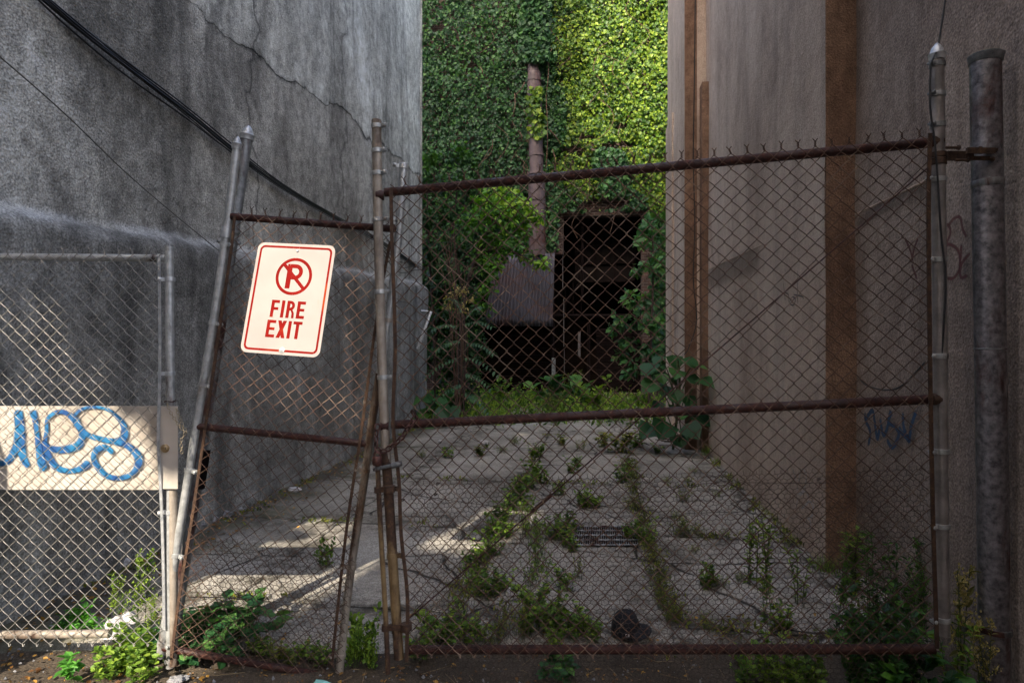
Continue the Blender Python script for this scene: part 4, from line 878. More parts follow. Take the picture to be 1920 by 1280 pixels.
chain([P(330, 765, 3.05), P(338, 785, 3.05), P(344, 800, 3.05), P(351, 812, 3.05)], .021, .0020, M['chain_galv'], 'thin_chain', 'short second strand of chain behind the leaning pole by the lock plate')
mb = MB(); mb.tube([P(312, 750, DN)-UP*.003, P(312, 750, DN)+UP*.003], .001, 4)
t_ = np.linspace(0, 2*math.pi, 20); q = P(318, 752, DN); mb.tube(np.stack([q[0]+.024*np.cos(t_), q[1]+.024*np.sin(t_), q[2]+.003*np.sin(3*t_)], 1), .0025, 6, False)
mb.tube([q+np.array((.022, -.01, 0)), q+np.array((.045, -.02, .008))], .002, 5); tag(mb.build('tie_wire', M['chain_rust'], None, True), 'twist of wire round the left fence post above the lock plate', 'wire')
pd = empty('padlock', P(707, 866, 2.95), 'dark rusty padlock hanging on the chain between stile and leaf', 'padlock')
mb = MB(); q = P(707, 861, 2.945); lathe(mb, q-UP*.028, UP, [(.020, 0), (.024, .004), (.024, .040), (.020, .045)], 8); mb.build('body', M['chain_rust'], pd, True)
mb = MB(); t_ = np.linspace(0, math.pi, 12); mb.tube(np.stack([q[0]+.015*np.cos(t_), q[1]+0*t_, q[2]+.018+.022*np.sin(t_)], 1), .005, 8); mb.build('shackle', M['chain_rust'], pd, True)

def cable(pts, r, name, label, mat=None, parent=None, k=12):
    mb = MB(); p = crom(pts, k); mb.tube(p, r, 7); o = mb.build(name, mat or M['black_rubber'], parent, True)
    if label: tag(o, label, 'cable')
    return o
# bundle slung along the left wall
wire_b = empty('cable_bundle', WL.at(60, 0, .1), 'thick bundle of black cables sagging across the left wall', 'cable')
base = [(30, -30), (120, 44), (230, 130), (330, 205), (430, 285), (520, 350), (620, 408), (700, 450), (775, 500)]
for i in range(9):
    off = .05+.012*(i % 3)
    pts = [WL.at(x, y+dy, off+.03*math.sin(i*2.1+x*.004)) for (x, y), dy in zip(base, [(i-4)*1.25*(1.3 if 80 < x < 460 else .7)+(9*math.sin((x-60)/330*math.pi) if i == 8 and 60 < x < 390 else 0) for x, y in base])]
    mb = MB(); mb.tube(crom(pts, 10), .005 if i % 2 else .007, 7); mb.build('cable', M['black_rubber'], wire_b, True)
M['wire_thin'] = plain('thin_grey_wire', (.09, .085, .075), .6)
cable([P(-80, 40, 3.3), P(0, 107, 3.45), P(120, 212, 3.95), P(260, 345, 4.7), P(420, 478, 5.6), P(560, 590, 7.0), WL.at(690, 700, .06)], .0045, 'thin_wire', 'single thin wire running down the left wall below the bundle', M['wire_thin'])
cable([P(744, 560, 4.5), P(780, 590, 5), WL.at(770, 640, .05)], .003, 'thin_wire', 'short thin wire loop near the far edge of the left wall', M['wire_thin'])
for i in range(3):
    cable([WL.at(700, 455+i*6, .1), WL.at(735, 490+i*10, .12), WL.at(772, 492+i*7, .1), WL.at(790, 505, .1)], .007, 'loose_wire', ('upper', 'middle', 'lower')[i]+' loose black wire at the end of the cable bundle')
cable([P(1778, -40, DR), P(1768, 30, DR), P(1759, 88, DR), P(1752, 105, DR-.035), P(1745, 130, DR-.03), P(1744, 200, DR-.035), P(1752, 260, DR-.04), P(1758, 330, DR-.045), P(1764, 430, DR-.04), P(1773, 520, DR-.035), P(1770, 600, DR-.03), P(1765, 680, DR-.02)], .0042, 'black_cable', 'black cable running over the cap and down the right gate stile')
cable([WRn.at(1612, 703, .02), WRn.at(1640, 722, .05), WRn.at(1680, 731, .06), WRn.at(1710, 722, .05), WRn.at(1745, 680, .03)], .006, 'black_cable', 'loose black cable sagging on the near right wall above the middle rail')
cable([P(x, y, 9.22) for x, y in ((1304, -40), (1302, 150), (1300, 300), (1303, 420), (1300, 520), (1306, 600), (1292, 650), (1283, 665))], .008, 'black_cable', 'thin dark cable hanging down the far pilaster return')
# bent aluminium bar sticking out past the far corner of the left wall
mb = MB(); mb.tube([P(790, 583, 11.5), P(808, 584, 11.5), P(783, 654, 11.4)], .03, 8); tag(mb.build('bent_bar', M['galv_plain'], None, True), 'bent bare metal bar sticking out by the far left corner', 'bar')

# ---------------------------------------------------------------- ivy on the far facade
def ivy(name, label, test, n, size, mat, parent=None, tintf=None, off=(.04, .22), shape=IVYV):
    mb = MB(); T_, Z_, O_ = [], [], []
    while len(T_) < n:
        t = rng.uniform(-7.0, 6.0, 4000); z = rng.uniform(1.0, 11.6, 4000)
        for a, b in zip(t, z):
            if test(a, b): T_.append(a); Z_.append(b)
            if len(T_) >= n: break
    T_ = np.array(T_); Z_ = np.array(Z_); bump = np.array([.16+.20*noise.noise(Vector((a*1.2, b*1.2, 3)))+.10*noise.noise(Vector((a*4, b*4, 5))) for a, b in zip(T_, Z_)])
    o = off[0]+bump+(off[1]-off[0])*rng.random(n)
    pos = AD*(BA-o)[:, None]+AR*T_[:, None]+np.stack([0*Z_, 0*Z_, Z_], 1)
    ax = np.array((0, 0, -1.0))+rng.normal(size=(n, 3))*.42; nr = -AD*.9+np.array((0, 0, .45))+rng.normal(size=(n, 3))*.38
    tn = np.clip(.47+.26*rng.normal(size=n)+(np.array([tintf(a, b) for a, b in zip(T_, Z_)]) if tintf else 0), 0, 1)
    leaves(mb, pos, ax, nr, size*(.55+.95*rng.random(n)**1.6), tn, shape)
    o_ = mb.build(name, M[mat], parent); return tag(o_, label, 'ivy') if not parent else o_
def BTp(px, py): return bt(px, py)
tSplit = bt(1040, 200)[0]
def hole(a, b):                                            # where the doorway, its brick jambs and bare brick show
    if tm-.12 < a < tr+.15 and b < zT+.12+.15*noise.noise(Vector((a*2, 0, 1))): return True
    if b < zt0+.05 and a > bt(905, 400)[0]: return a < tr+.25
    return b < 1.2
def bare(a, b): 
    for (x, y, rx, ry) in BARE:
        if ((a-x)/rx)**2+((b-y)/ry)**2 < 1+.6*noise.noise(Vector((a*4, b*4, 2))): return True
    return False
BARE = [(*bt(890, 130), .18, .09), (*bt(1160, 275), .5, .10), (*bt(1075, 285), .4, .1), (*bt(1130, 385), .75, .16), (*bt(1100, 262), .3, .07), (*bt(1165, 240), .25, .07), (*bt(830, 60), .2, .1)]
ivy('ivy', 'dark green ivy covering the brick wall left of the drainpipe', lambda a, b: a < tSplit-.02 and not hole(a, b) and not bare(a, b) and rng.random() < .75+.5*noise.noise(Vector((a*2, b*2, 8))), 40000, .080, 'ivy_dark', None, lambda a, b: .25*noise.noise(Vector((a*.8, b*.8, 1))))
def dk(a, b):                                              # the darker kind hangs in tongues through the lime one
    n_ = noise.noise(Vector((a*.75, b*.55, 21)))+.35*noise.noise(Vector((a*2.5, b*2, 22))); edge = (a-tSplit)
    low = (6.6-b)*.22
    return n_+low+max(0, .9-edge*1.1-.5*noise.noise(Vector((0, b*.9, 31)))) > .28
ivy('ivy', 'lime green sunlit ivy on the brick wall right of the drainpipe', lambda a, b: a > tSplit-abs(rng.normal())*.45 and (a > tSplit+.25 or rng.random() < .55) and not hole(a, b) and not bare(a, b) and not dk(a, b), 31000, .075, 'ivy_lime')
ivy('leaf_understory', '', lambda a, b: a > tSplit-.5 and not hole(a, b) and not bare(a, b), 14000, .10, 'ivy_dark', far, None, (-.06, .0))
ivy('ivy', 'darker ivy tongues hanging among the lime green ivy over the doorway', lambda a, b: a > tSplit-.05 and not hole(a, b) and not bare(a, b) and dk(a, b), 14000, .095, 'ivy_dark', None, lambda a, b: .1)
def onpipe(y0, y1, n, w0, label, mat='ivy_lime'):
    mb = MB(); ys = rng.uniform(y0, y1, n); pos = np.array([B(1004+rng.normal()*w0, y, .50+.12*rng.random()) for y in ys])
    leaves(mb, pos, np.array((0, 0, -1.0))+rng.normal(size=(n, 3))*.45, -AD+rng.normal(size=(n, 3))*.4+np.array((0, 0, .4)), .10+.05*rng.random(n), np.clip(.45+.25*rng.normal(size=n), 0, 1), IVYV)
    tag(mb.build('ivy', M[mat], None), label, 'ivy')
onpipe(160, 258, 260, 7, 'small lime ivy patch clinging halfway up the drainpipe')
onpipe(-60, 112, 1500, 13, 'column of ivy swallowing the top of the drainpipe', 'ivy_dark')
mb = MB()
for x0, y0, x1, y1 in ((1027, 90, 1024, 180), (1024, 180, 1023, 330), (1022, 235, 1052, 272), (1036, 280, 1040, 318), (965, 175, 960, 225), (972, 240, 978, 270), (985, 150, 966, 180), (900, 125, 903, 142)):
    mb = MB(); mb.tube(crom([B(x0, y0, .3), B((x0+x1)/2+3, (y0+y1)/2, .42), B(x1, y1, .3)], 5), .012, 5); mb.build('vine_stem', M['stem_dry'], far)

# ---------------------------------------------------------------- trees and bushes at the far end
def crown(mb, blobs, D, size, per=90, base=.5, spread=.25, **kw):
    for x, y, r, *b in blobs:
        d = D+rng.uniform(-.35, .35); rr = r*d/F; cloud(mb, P(x, y, d), rr, int(per*(rr/.4)**2)+12, size, base=(b[0] if b else base), squash=(1, .8, .75), shell=.25, **kw)
def limbs(mb, paths, D, r0, r1):
    for pts in paths:
        p = crom([P(x, y, D+rng.uniform(-.15, .15)) for x, y in pts], 6); mb.tube(p, np.linspace(r0, r1, len(p)), 7)
t1 = empty('tree', G(868, 782), 'small bright leafy tree in front of the drainpipe, crown over the rusty sheet', 'tree'); 
mb = MB(); crown(mb, [(930, 372, 36, .8), (962, 385, 38, .85), (992, 402, 28, .85), (1010, 412, 14, .8), (905, 392, 38, .5), (945, 412, 40, .55), (975, 432, 26, .45), (880, 420, 38, .3), (925, 450, 34, .35), (960, 462, 24, .3), (985, 478, 20, .55), (1010, 492, 16, .8), (1022, 494, 10, .8), (900, 480, 26, .25), (945, 478, 22, .3), (918, 505, 24, .25), (912, 540, 22, .2), (925, 490, 20, .4), (905, 575, 20, .2)], 13.4, .12, 120)
mb.build('crown', M['leaf_bright'], t1)
mb = MB(); limbs(mb, [[(868, 782), (862, 660), (872, 560), (892, 480), (925, 410), (970, 385)], [(872, 560), (855, 480), (850, 420)], [(892, 480), (940, 465), (1000, 490)], [(880, 520), (915, 440), (940, 400)]], 13.4, .05, .012); mb.build('trunk', M['bark'], t1, True)
t2 = empty('bush', G(812, 790), 'dark tangled bush against the ivy by the far corner of the left wall', 'bush')
mb = MB(); crown(mb, [(800, 300, 22, .85), (815, 292, 14, .95), (862, 280, 22, .6), (880, 300, 22, .5), (848, 300, 20, .45), (800, 350, 34, .35), (840, 345, 32, .35), (800, 410, 34, .25), (845, 400, 34, .3), (805, 470, 34, .25), (845, 460, 30, .25), (880, 350, 28, .35), (800, 540, 30, .25), (830, 520, 30, .2), (812, 610, 28, .25), (870, 520, 24, .2), (800, 670, 26, .2), (845, 700, 30, .2), (885, 560, 22, .2), (900, 600, 20, .2), (850, 620, 30, .25), (870, 660, 26, .2), (835, 580, 28, .3), (900, 520, 24, .3), (820, 660, 26, .3), (880, 700, 28, .25), (905, 660, 20, .2), (790, 620, 20, .3), (910, 430, 30, .2), (895, 380, 24, .3), (870, 600, 30, .2), (855, 660, 30, .15), (890, 640, 24, .15), (870, 470, 28, .2), (850, 545, 26, .2), (815, 560, 26, .2), (830, 740, 26, .2), (880, 740, 24, .2)], 14.3, .12, 150)
mb.build('foliage', M['leaf_bush'], t2)
mb = MB(); limbs(mb, [[(812, 790), (815, 640), (805, 480), (800, 340)], [(815, 640), (840, 500), (860, 330)]], 14.3, .05, .015); mb.build('stem', M['bark'], t2, True)
t3 = empty('dry_shrub', G(858, 800), 'bare brown upright twigs with a few yellow leaves below the bright tree', 'shrub')
mb = MB(); 
for i in range(13):
    x = 862+rng.normal()*10; x1 = 858+rng.normal()*30; limbs(mb, [[(860+rng.normal()*4, 800), (x, 640), ((x+x1)/2+rng.normal()*6, 540), (x1, 440+rng.uniform(-20, 60))]], 12.6, .012, .004)
mb.build('twigs', M['stem_dry'], t3)
mb = MB(); crown(mb, [(862, 545, 18, .8), (880, 560, 12, .9), (845, 560, 14, .8), (868, 580, 14, .8), (840, 575, 12, .6)], 12.6, .07, 130); mb.build('foliage', M['leaf_gold'], t3)
def frond(mb, base, direc, ln, npair, lsz, droop=.5, tint=.5, mi=0):
    direc = np.asarray(direc, float)/np.linalg.norm(direc); tt = np.linspace(0, 1, npair+2)
    p = np.asarray(base)+direc*ln*tt[:, None]; p[:, 2] -= droop*ln*tt**2
    T = np.gradient(p, axis=0); T /= np.linalg.norm(T, axis=1)[:, None]; up = np.array((0, -.3, 1.0)); S = np.cross(T, up); S /= np.linalg.norm(S, axis=1)[:, None]
    q, a = [], []
    for i in range(1, npair+2):
        for s_ in (-1, 1): q.append(p[i]); a.append(S[i]*s_+T[i]*.35+np.array((0, 0, -.25)))
    leaves(mb, q, a, np.tile(up, (len(q), 1))+rng.normal(size=(len(q), 3))*.15, lsz*(.8+.4*rng.random(len(q))), np.clip(tint+.15*rng.normal(size=len(q)), 0, 1), LEAFV, .62, mi)
def ailanthus(x, y0, tips, D, label, ln, lsz, name='sapling'):
    t = empty(name, P(x, y0, D), label, 'plant'); mb = MB(); sm = MB()
    for bx, by, dx, dz in tips:
        b = P(bx, by, D); frond(mb, b, (dx, -.3, dz), ln*(.8+.4*rng.random()), 9, lsz)
    mb.build('fronds', M['leaf_fern'], t); top = min(q[1] for q in tips); sm.tube(crom([P(x, y0, D), P(x+4, (y0+top)/2, D), P(x+2, top, D)], 6), .018, 6); sm.build('stem', M['bark'], t, True)
ailanthus(868, 800, [(868, 610, .9, .5), (872, 600, .5, .9), (862, 615, -.9, .5), (866, 640, -1, .2), (872, 645, 1, .25), (868, 670, .9, .05), (862, 672, -.9, 0), (870, 700, 1, .0), (866, 590, -.3, 1), (868, 720, -1, -.1), (870, 735, .9, -.2)], 12.0, 'young plant with long feathery pale fronds in front of the dark left bay', .62, .13)
t4 = empty('bush', G(1215, 800), 'dark green shrub filling the doorway side before the far right corner', 'bush')
mb = MB(); crown(mb, [(1215, 425, 20), (1232, 450, 24), (1205, 450, 18, .6), (1225, 500, 26), (1240, 540, 22), (1185, 560, 22, .55), (1215, 560, 28), (1200, 600, 30, .4), (1230, 610, 26), (1165, 600, 18, .5), (1175, 640, 20, .4), (1215, 660, 28, .3), (1185, 690, 22, .3), (1150, 620, 10, .5), (1195, 505, 14, .5), (1165, 665, 12, .4), (1235, 400, 14, .7), (1238, 700, 24, .2)], 13.6, .15, 75, wid=1.2)
mb.build('foliage', M['leaf_broad'], t4)
mb = MB(); limbs(mb, [[(1215, 800), (1220, 650), (1225, 500), (1222, 420)], [(1218, 700), (1195, 610), (1180, 560)]], 13.6, .04, .01); mb.build('stem', M['bark'], t4, True)
def bigleaf(base, spots, D, size, label, stemx):
    t = empty('broad_leaved_plant', base, label, 'plant'); mb = MB(); sm = MB(); pos = []; ax = []; nr = []; sz = []
    hv = np.array([(0, 0, 0), (0, .45, -.04), (0, 1, -.16), (-.50, .18, .07), (-.42, .62, .02), (.50, .18, .07), (.42, .62, .02)])
    for x, y, s_, dx in spots:
        p = P(x, y, D+rng.uniform(-.25, .25)); pos.append(p); ax.append((dx, -.55, -.45+rng.normal()*.15)); nr.append((rng.normal()*.3, -.5, .9)); sz.append(size*s_)
        b = P(stemx+rng.normal()*5, min(830, y+45+rng.random()*60), D); sm.tube(crom([b, (b+p)/2+UP*.05, p], 5), .008, 5)
    leaves(mb, pos, ax, nr, sz, np.clip(.45+.25*rng.normal(size=len(pos)), 0, 1), hv, 1.05); mb.build('foliage', M['leaf_broad'], t)
    top = min(s_[1] for s_ in spots); zb = (EYE-base[2])
    sm.tube(crom([base, P(stemx+4, (top+800)/2, D), P(stemx, top+10, D)], 6), .02, 6); sm.build('stem', M['stem_green'], t, True)
bigleaf(G(1262, 842), [(1222, 680, 1.1, -.4), (1240, 668, .8, -.6), (1262, 665, 1, .1), (1280, 672, 1.1, .6), (1298, 685, .9, .8), (1270, 692, 1, -.2), (1228, 715, 1.1, -.7), (1248, 722, .9, -.3), (1262, 730, 1, .2), (1290, 705, .8, .5), (1308, 710, 1.4, .5), (1285, 740, 1, .2), (1270, 760, 1.3, .0), (1238, 752, .7, -.5), (1250, 790, 1.5, -.3), (1225, 795, 1.3, -.6), (1285, 795, 1.2, .3), (1300, 775, 1.2, .6), (1270, 815, 1.0, .1), (1240, 700, .8, 0), (1254, 708, .7, .5)], 9.0, .26, 'tall plant with big heart shaped leaves against the far right corner', 1270)
bigleaf(G(792, 800), [(782, 742, 1.2, -.6), (800, 738, 1, .2), (818, 745, 1.1, .6), (775, 765, 1.3, -.8), (795, 765, 1.3, .1), (822, 762, 1.1, .7), (840, 768, 1, .8), (808, 752, .9, 0), (775, 782, 1, -.5), (800, 785, 1, .2), (830, 780, .9, .5), (850, 760, .8, .5)], 11.8, .30, 'low plant with wide dark leaves at the far foot of the left wall', 800)

# ---------------------------------------------------------------- weeds
def proto(kind, k):
    """one weed of unit height at the origin: foliage + stalks in one mesh"""
    r = np.random.default_rng(k*17+sum(map(ord, kind))); mb = MB(); 
    def stem(x, y, h, lean, rad=.012, n=5):
        tt = np.linspace(0, 1, n); a = r.uniform(0, 6.28); p = np.stack([x+lean*math.cos(a)*tt**1.6, y+lean*math.sin(a)*tt**1.6, h*tt], 1); mb.tube(p, np.linspace(rad, rad*.3, n), 4, False, .35, mi=1); return p
    def along(p, n, size, wid=1.0, t0=.1, up=.5, tint=.5, shape=LEAFV):
        tt = r.uniform(t0, 1, n); q = np.stack([np.interp(tt, np.linspace(0, 1, len(p)), p[:, c]) for c in range(3)], 1); an = r.uniform(0, 6.28, n)
        ax = np.stack([np.cos(an), np.sin(an), up+.35*r.normal(size=n)], 1); leaves(mb, q, ax, np.tile((0, 0, 1.0), (n, 1))+r.normal(size=(n, 3))*.35, size*(.6+.7*r.random(n)), np.clip(tint+.25*r.normal(size=n), 0, 1), shape, wid)
    if kind == 'leafy':
        for i in range(9): p = stem(r.normal()*.16, r.normal()*.16, r.uniform(.45, 1), r.uniform(.15, .5)); along(p, 17, .19, 1.0)
    elif kind == 'fine':
        for i in range(26): p = stem(r.normal()*.17, r.normal()*.17, r.uniform(.35, 1), r.uniform(.15, .55), .007); along(p, 7, .12, .5, .2, .9)
    elif kind == 'tall':
        for i in range(3): p = stem(r.normal()*.05, r.normal()*.05, r.uniform(.7, 1), r.uniform(.03, .15), .009, 7); along(p, 46, .10, .55, .05, .45)
    elif kind == 'broad':
        for i in range(7): p = stem(r.normal()*.16, r.normal()*.16, r.uniform(.4, 1), r.uniform(.15, .45)); along(p, 8, .34, 1.15, .35, .25)
    elif kind == 'seed':
        for i in range(3):
            p = stem(r.normal()*.05, r.normal()*.05, r.uniform(.8, 1), r.uniform(.05, .2), .007, 8); along(p, 26, .09, .5, .05, .5, .2)
            for j in range(13):
                t_ = r.uniform(.42, 1); b = np.array([np.interp(t_, np.linspace(0, 1, 8), p[:, c]) for c in range(3)]); a = r.uniform(0, 6.28); e = b+np.array((math.cos(a), math.sin(a), .9))*.10*(1.3-t_)*1.4
                mb.tube([b, e], .0025, 3, False, .5, mi=1); q = b+(e-b)*r.uniform(.3, 1.1, 12)[:, None]+r.normal(size=(12, 3))*.014
                leaves(mb, q, r.normal(size=(12, 3)), r.normal(size=(12, 3)), .022, np.full(12, .95), LEAFV, 1.3)
    elif kind == 'grass':
        for i in range(60):
            a = r.uniform(0, 6.28); l = r.uniform(.4, 1); x, y = r.normal()*.12, r.normal()*.12; tt = np.linspace(0, 1, 4); ln = r.uniform(.15, .7)
            c = np.stack([x+math.cos(a)*ln*l*tt**1.7, y+math.sin(a)*ln*l*tt**1.7, l*tt*(1-.25*ln*tt)], 1); s_ = np.array((-math.sin(a), math.cos(a), 0))*.011
            v = np.concatenate([c-s_*(1-.8*tt)[:, None], c+s_*(1-.8*tt)[:, None]]); mb.add(v, [(j, j+1, j+5, j+4) for j in range(3)], np.clip(.5+.3*r.normal(), 0, 1))
    return mb
PR = {}
def weed(kind, mat, x, y, hpx, gname=None, label=None, z=None, seed=None, wide=1.0, cat='weed', stemm='stem_green', base3=None, name=None):
    k = rng.integers(0, 4) if seed is None else seed; key = (kind, int(k), mat)
    if key not in PR:
        o = proto(kind, int(k)).build('weed_mesh', [M[mat], M[stemm]], None); PR[key] = o.data; bpy.data.objects.remove(o)
    b = np.asarray(base3) if base3 is not None else G(x, y, 0.0); b = b.copy(); D = b[1]
    if base3 is None: b[2] = gz(b[0], b[1])-.005 if D > 3.36 else -.03
    o = bpy.data.objects.new(name or {'grass': 'grass_tuft', 'seed': 'seeding_weed'}.get(kind, 'weed'), PR[key]); sc.collection.objects.link(o)
    h = hpx*D/F*(.7 if mat == 'leaf_lit' else 1)*(.82 if kind in ('leafy', 'fine') and 3.2 < D < 9 else 1); o.location = b; o.scale = (h*wide, h*wide, h); o.rotation_euler = (0, 0, rng.uniform(0, 6.28))
    return tag(o, label, cat, gname)
JL = dict(gname='leafy weeds along the left slab joint', label='leafy green weed in the long slab joint left of the iron grate')
JR = dict(gname='fine yellowish weeds along the right slab joint', label='thin yellowish weed in the long slab joint right of the iron grate')
FARW = dict(gname='weeds dotting the far slabs', label='small weed rooted in the far cross joint below the grass belt')
NEARW = dict(gname='weeds just inside the wide gate', label='leafy weed close behind the bottom rail left of the black cap')
RW = dict(gname='weeds on the slabs by the right wall', label='small weed on the slabs between the right joint and the brown wall')
W = 'leaf_weed'; Y = 'leaf_yellow'
for x, y, h in [(790, 857, 24), (842, 858, 26), (900, 855, 32), (940, 850, 22), (1005, 857, 38), (965, 835, 24), (1090, 843, 24), (1235, 850, 26), (1130, 838, 26), (1190, 838, 30), (1325, 855, 25), (1050, 835, 26), (1160, 848, 48)]:
    weed('leafy' if h > 25 else 'fine', W if rng.random() < .6 else Y, x, y, h, wide=1.25, **FARW)
for x, y, h in [(1000, 895, 45), (990, 915, 40), (1012, 905, 36), (978, 935, 52), (962, 955, 48), (985, 960, 42), (945, 975, 52), (930, 995, 50), (948, 1005, 44), (918, 1018, 52), (905, 1045, 52), (925, 1040, 40), (1045, 928, 32), (1105, 950, 46), (1090, 945, 36), (1120, 952, 34), (1075, 885, 38), (1080, 872, 24), (1055, 1000, 56), (1065, 1022, 50), (1040, 1010, 46), (1078, 1033, 36), (900, 1115, 62), (925, 1118, 60), (945, 1108, 50), (890, 1090, 46), (880, 1060, 40)]:
    weed('leafy', W, x, y, h, wide=1.15, **JL)
for x, y, h in [(1000, 1010, 84), (1005, 1040, 80), (1012, 1070, 78), (985, 1000, 70), (998, 1100, 80)]: weed('fine', W, x, y, h, wide=.8, **JL)
for x, y, h in [(1008, 1110, 90), (1025, 1095, 70), (1045, 1125, 88), (1060, 1105, 60), (1030, 1150, 90), (1000, 1150, 84), (1015, 1180, 96), (1045, 1185, 90), (1070, 1190, 76), (1095, 1185, 70), (1110, 1192, 60), (985, 1185, 80), (1035, 1205, 60)]:
    if rng.random() < .75: weed('leafy', W, x, y, h, wide=1.0, **NEARW)
for x, y, h in [(820, 1195, 90), (845, 1205, 70), (800, 1212, 74), (870, 1200, 76), (785, 1225, 60), (905, 1195, 60)]: weed('leafy', W, x, y, h, gname='weeds beside the gate stile', label='leafy weed low down between the gate stile and the joint weeds')
for x, y, h in [(980, 1190, 110), (930, 1205, 90), (945, 1190, 100), (870, 1160, 140), (1085, 1085, 60)]: weed('fine', Y, x, y, h, wide=.6, gname='straggly weeds just inside the gate', label='tall straggly yellow weed just inside the wide gate')
for x, y, h in [(1172, 880, 38), (1180, 897, 42), (1190, 915, 38), (1185, 925, 36), (1195, 960, 46), (1182, 955, 40), (1205, 985, 48), (1200, 1010, 50), (1222, 1050, 55), (1212, 1030, 44), (1228, 1075, 56), (1235, 1100, 54), (1245, 1125, 60), (1262, 1150, 54), (1258, 1165, 50), (1275, 1165, 44), (1240, 1140, 44)]:
    weed('fine', Y, x, y, h, wide=1.1, **JR)
for x, y, h in [(1215, 1022, 62), (1185, 1012, 46), (1175, 1010, 36), (1170, 905, 46)]: weed('leafy', W, x, y, h, **JR)
for x, y, h in [(1290, 905, 22), (1300, 885, 18), (1280, 940, 36), (1270, 975, 30), (1290, 1000, 44), (1275, 1005, 46), (1310, 1005, 30), (1345, 930, 20), (1388, 1090, 30), (1320, 1165, 30), (1350, 1100, 34), (1250, 905, 20), (1300, 1035, 24), (1360, 1005, 24), (1330, 1180, 30)]: weed('fine', Y, x, y, h, wide=1.4, **RW)
weed('leafy', W, 1322, 1100, 66, label='compact leafy weed alone on the slabs right of the yellowish joint')
weed('tall', W, 1412, 1095, 150, label='tallest upright weed on the slabs by the right wall base', wide=.8, seed=1)
weed('tall', W, 1430, 1112, 165, label='upright weed just in front of the tallest one by the right wall base', wide=.8, seed=2)
weed('tall', W, 1500, 1130, 120, label='upright weed beside the foot of the brown pilaster', wide=.9, seed=3)
weed('tall', W, 1438, 1168, 100, label='thin weed nearest the bottom rail before the right wall', wide=.9, seed=0)
weed('leafy', W, 1470, 1178, 60, label='low dark weed nearest the bottom rail before the right wall')
weed('leafy', W, 612, 1062, 68, label='lone leafy weed growing on the bare slab behind the leaning leaf', wide=.7)
weed('broad', 'leaf_lit', 135, 1268, 90, label='plant in painted sunlit green with a few big leaves in front of the left fence', wide=.8, seed=1)
weed('broad', 'leaf_broad', 1052, 1268, 62, label='small broad leaved plant under the bottom rail of the wide gate', wide=1.0, seed=2)
LR = dict(gname='weeds round the foot of the leaning posts', label='leafy weed at the foot of the leaning posts')
for x, y, h in [(255, 1238, 80), (225, 1250, 66), (280, 1228, 84), (240, 1220, 76), (205, 1262, 50), (275, 1262, 60), (300, 1210, 70)]: weed('leafy', W, x, y, h, wide=1.1, **LR)
for x, y, h in [(335, 1215, 80), (365, 1205, 82), (400, 1210, 84), (430, 1195, 88), (455, 1200, 90), (385, 1225, 60), (420, 1232, 50), (350, 1240, 50)]: weed('broad', 'leaf_broad', x, y, h, wide=1.1, gname='broad leaved weeds behind the narrow leaf', label='broad leaved dark weed behind the bottom of the narrow leaf')
for x, y, h in [(500, 1218, 36), (525, 1225, 40), (560, 1222, 40), (590, 1225, 42), (545, 1235, 30), (480, 1212, 40), (610, 1232, 34)]: weed('leafy', Y if x % 2 else W, x, y, h, gname='low weeds along the bottom rail of the leaf', label='low weed along the bottom rail of the narrow leaf', wide=1.3)
for x, y, h in [(128, 1180, 60), (150, 1176, 95), (172, 1180, 70), (110, 1185, 50), (140, 1190, 60), (190, 1185, 60)]: weed('leafy', 'leaf_lit', x, y, h, gname='sunlit weeds behind the left fence', label='sunlit yellow green weed behind the bottom rail of the left fence')
for x, y, h, s_ in [(222, 1195, 130, 0), (268, 1205, 190, 1), (290, 1215, 120, 3)]: weed('seed', W, x, y, h, gname='tall feathery weeds at the left fence', label='tall feathery seeding weed behind the left fence post', wide=.8, seed=s_)
for x, y, h in [(665, 1235, 105), (680, 1232, 110), (692, 1240, 80), (655, 1240, 60), (700, 1245, 50)]: weed('leafy', W, x, y, h, gname='weeds between the leaf and the gate', label='upright leafy weed between the leaf stile and the drop rod', wide=.5)
for x, y, h in [(1400, 1270, 60), (1440, 1275, 110), (1455, 1278, 90), (1500, 1280, 84), (1530, 1290, 80), (1480, 1290, 60), (1395, 1240, 40)]: weed('leafy' if h < 100 else 'tall', W, x, y, h, gname='weeds below the right half of the gate', label='weed under the right half of the bottom rail')
for i in range(15):
    x = rng.uniform(1570, 1745); y = rng.uniform(1150, 1255); weed(['seed', 'tall', 'leafy', 'seed'][i % 4], 'leaf_bush', x, y, rng.uniform(90, 210)*(1 if i % 4 != 2 else .7), gname='tangled weeds inside the right end of the gate', label='tangled dark weed behind the right end of the gate', wide=.7)
for i in range(12):
    x = rng.uniform(1590, 1760); y = rng.uniform(1270, 1330); weed(['leafy', 'tall'][i % 2], 'leaf_bush', x, y, rng.uniform(90, 170), gname='weeds in front of the right end of the gate', label='dark leafy weed in front of the right end of the gate', wide=.8)
weed('seed', 'leaf_gold', 1812, 1330, 290, label='tall pale seeding goldenrod between the gate stile and the thick post', wide=.7, seed=1)
weed('seed', 'leaf_gold', 1845, 1340, 210, label='shorter pale seeding weed in front of the thick post', wide=.7, seed=2)
weed('tall', W, 1790, 1340, 220, label='leafy green weed at the foot of the right gate stile', wide=.7, seed=3)
weed('broad', 'leaf_broad', 1782, 1345, 120, label='broad leaved weed at the bottom right below the stile', wide=.7, seed=0)
for x, y, h in [(1330, 850, 30), (1345, 870, 22), (1560, 1075, 50), (1585, 1100, 120), (1540, 1070, 40), (1600, 1120, 150)]: weed('grass' if h < 100 else 'tall', W, x, y, h, gname='growth along the foot of the right wall', label='green growth at the foot of the right wall', wide=1.2)

